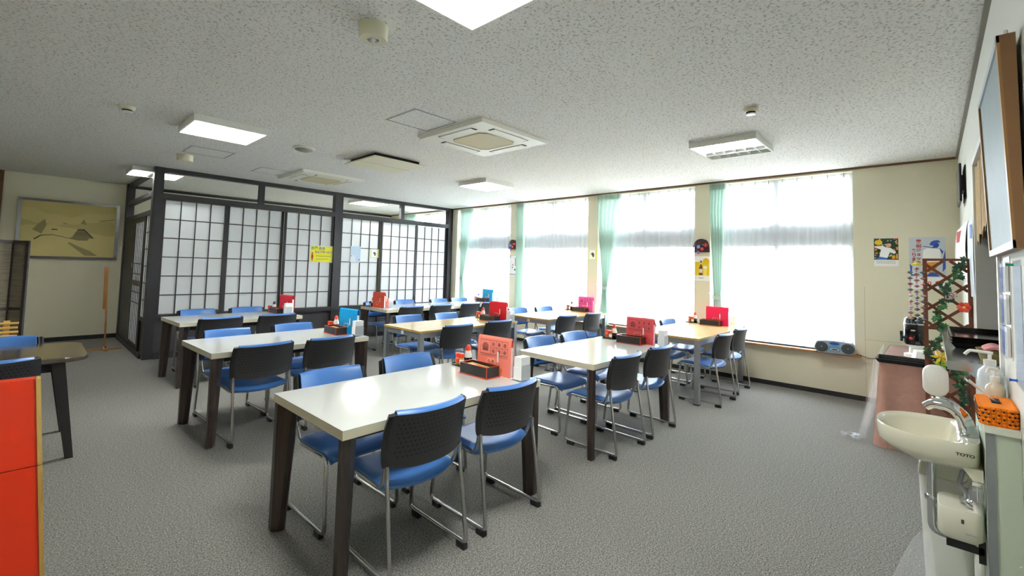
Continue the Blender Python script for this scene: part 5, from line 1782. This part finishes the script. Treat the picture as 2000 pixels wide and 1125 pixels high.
# plumbing
t = thing('drain_trap', 'chrome drain trap pipe under the wash basin', 'pipe', (0, 0, 0))
MB().tube(fillet([(2.70, 0.02, 0.672), (2.70, 0.02, 0.36), (2.70, -0.05, 0.36), (2.70, -0.05, 0.47), (2.70, LY, 0.47)], 0.045, 6), 0.016, 14).build('pipe', 'bright_chrome', t, smooth=60)
for z in (0.648, 0.485):
    MB().lathe([(0.022, 0), (0.024, 0.004), (0.024, 0.018), (0.022, 0.022)], 16, (2.70, 0.02, z)).build('nut', 'bright_chrome', t, smooth=40)
t = thing('stop_valve', 'grey supply hoses and chrome stop valve under the basin', 'valve', (0, 0, 0))
MB().tube(fillet([(2.56, -0.075, 0.69), (2.56, -0.06, 0.62), (2.55, -0.085, 0.60), (2.55, -0.085, 0.554)], 0.05, 5), 0.008, 10).build('hose', 'grey_metal', t, smooth=60)
MB().tube(fillet([(2.58, -0.08, 0.68), (2.57, -0.09, 0.64), (2.55, -0.06, 0.62), (2.58, -0.10, 0.60), (2.55, -0.07, 0.585), (2.57, -0.1, 0.57)], 0.02, 5), 0.0035, 8).build('chain', 'chrome', t, smooth=60)
MB().cyl((2.55, LY, 0.568), (2.55, -0.06, 0.568), 0.010, n=12).build('valve_body', 'bright_chrome', t, smooth=40)
MB().lathe([(0.018, 0), (0.02, 0.006), (0.02, 0.02), (0.014, 0.028), (0.001, 0.03)], 12, (2.52, LY + 0.03, 0.56)).build('valve_knob', 'bright_chrome', t, smooth=40)
t = thing('water_heater', 'white wall-hung water heater box under the wash basin', 'water heater', (0, 0, 0))
b = MB()
sec = rr_poly(2.56, -0.0605, 0.085, 0.064, 0.03, 5)
b.rings([[(x, y, 0.435) for x, y in rr_poly(2.56, -0.0605, 0.075, 0.056, 0.03, 5)], [(x, y, 0.45) for x, y in sec], [(x, y, 0.54) for x, y in sec], [(x, y, 0.552) for x, y in rr_poly(2.56, -0.0605, 0.08, 0.06, 0.03, 5)]])
b.build('cabinet', 'off_white', t, smooth=50)
MB().box(2.4735, 2.475, -0.07, -0.062, 0.505, 0.52).build('symbol', flatc((60, 60, 60)), t)
MB().box(2.4735, 2.475, -0.105, -0.072, 0.468, 0.474).build('badge', 'silver_print', t)
MB().box(2.485, 2.52, LY + 0.004, -0.02, 0.405, 0.432).build('clamp', 'dark_slot', t)
MB().box(2.485, 2.505, LY, LY + 0.02, 0.375, 0.45).build('clamp_bracket', 'dark_slot', t)
MB().cyl((2.50, LY + 0.018, 0.0), (2.50, LY + 0.018, 0.66), 0.014, n=12).build('riser_pipe', 'white_plastic', t, smooth=40)
MB().lathe([(0.02, 0), (0.021, 0.01), (0.021, 0.04), (0.012, 0.05), (0.001, 0.055)], 12, (2.485, LY + 0.022, 0.60)).build('tap_handle', 'bright_chrome', t, smooth=40)
t = thing('waste_bin', 'white plastic waste bin with arched lid behind the heater box', 'waste bin', (2.915, -0.03, 0))
b = MB()
b.rings([[(x, y, 0) for x, y in rr_poly(0, 0, 0.085, 0.075, 0.03)], [(x, y, 0.545) for x, y in rr_poly(0, 0, 0.105, 0.094, 0.035)]])
b.build('bin_body', 'white_plastic', t, smooth=50)
MB().prism([(-0.096, 0.545), (0.096, 0.545), (0.09, 0.60), (0.06, 0.645), (0.0, 0.66), (-0.06, 0.645), (-0.09, 0.60)], 'x', -0.107, 0.107).build('bin_lid', 'off_white', t, bevel=0.006)
t = tag(MB().grid(lambda u, v: (2.72 + 0.02 * math.sin(v * 7) + 0.01 * math.sin(u * 13), 0.045 + (0.012 + 0.075 * v ** 0.8) * (2 * u - 1) + 0.05 * v, 0.335 - 0.30 * v + 0.012 * v * math.sin(u * 15)), 16, 14, 0.001).build('plastic_bag', 'film', smooth=80), 'clear plastic bag hanging below the basin drain pipe', 'plastic bag')

# things on the ledge
t = thing('tissue_box', 'orange crocheted tissue box cover with a tissue pulled out', 'tissue box', (2.545, -0.166, 0.90))
MB().rrect(0, 0, 0.118, 0.046, 0.02, 0.0, 0.066).build('inner_box', 'orange_wool', t, smooth=40)
b_ = MB().ball((0, 0, 0), 0.0082, 0.0082, 0.0072, 8, 6).mesh('crochet_knot')
b_.materials.append(MATS['orange_wool'])
b_.shade_smooth()
ring = rr_poly(0, 0, 0.118, 0.046, 0.02, 4)
per = []
tot = 0
for p, q in zip(ring, ring[1:] + ring[:1]):
    l_ = math.dist(p, q)
    m_ = max(1, round(l_ / 0.0135))
    for k in range(m_):
        per.append((p[0] + (q[0] - p[0]) * k / m_, p[1] + (q[1] - p[1]) * k / m_))
kp = MB()
for r_ in range(5):
    for i, (x, y) in enumerate(per):
        kp.ball((x, y, 0.007 + 0.0135 * r_), 0.0068, 0.0068, 0.0066, 6, 4)
kp.build('crochet_knots', 'orange_wool', t, smooth=80, kind='stuff')
kd = MB()
for r_ in range(1, 5):
    for i, (x, y) in enumerate(per):
        if i % 2 == r_ % 2:
            n_ = Vector((x * 0.15, y, 0)).normalized()
            kd.ball((x + math.copysign(0.004, x) if abs(x) > 0.11 else x, y + math.copysign(0.004, y) if abs(x) < 0.11 else y, 0.0137 * r_), 0.0036, 0.0036, 0.0036, 5, 4)
kd.build('crochet_gaps', 'dark_slot', t, kind='stuff')
MB().box(-0.03, 0.05, -0.012, 0.012, 0.066, 0.0705).build('slot', 'dark_slot', t)
MB().grid(lambda u, v: (0.0 + 0.03 * u - 0.01 * v, 0.0 + 0.075 * v + 0.012 * (u - 0.5), 0.066 + 0.075 * v - 0.012 * math.sin(u * PI) * v), 5, 6, 0.0012).build('tissue', 'paper', t, smooth=80)


def pump_bottle(name, label, x, y, r, hgt, body, flatb=1.0, spout=0.05):
    t = thing(name, label, 'soap bottle', (x, y, 0.90))
    MB().lathe([(r * 0.92, 0), (r, 0.005), (r, hgt * 0.72), (r * 0.9, hgt * 0.85), (r * 0.42, hgt * 0.98), (r * 0.4, hgt)], 24, (0, 0, 0), 1, flatb).build('bottle', body, t, smooth=40)
    MB().lathe([(r * 0.48, hgt), (r * 0.48, hgt + 0.022), (0.006, hgt + 0.024), (0.006, hgt + 0.045)], 16).build('pump_collar', 'white_plastic', t, smooth=40)
    MB().tube(fillet([(0, -0.01, hgt + 0.05), (0, spout * 0.8, hgt + 0.054), (0, spout, hgt + 0.034)], 0.008, 3), 0.0062, 10).build('pump_nozzle', 'white_plastic', t, smooth=60)
    return t


pump_bottle('pump_bottle', 'tall white pump bottle with long nozzle on the ledge', 2.80, -0.170, 0.040, 0.17, mat('bottle_white', (226, 232, 238), 0.25), 1.0, 0.075)
t = pump_bottle('foam_bottle', 'smaller clear pump bottle of beige soap on the ledge', 2.715, -0.178, 0.030, 0.115, mat('bottle_beige', (216, 206, 184), 0.2), 1.0, 0.02)
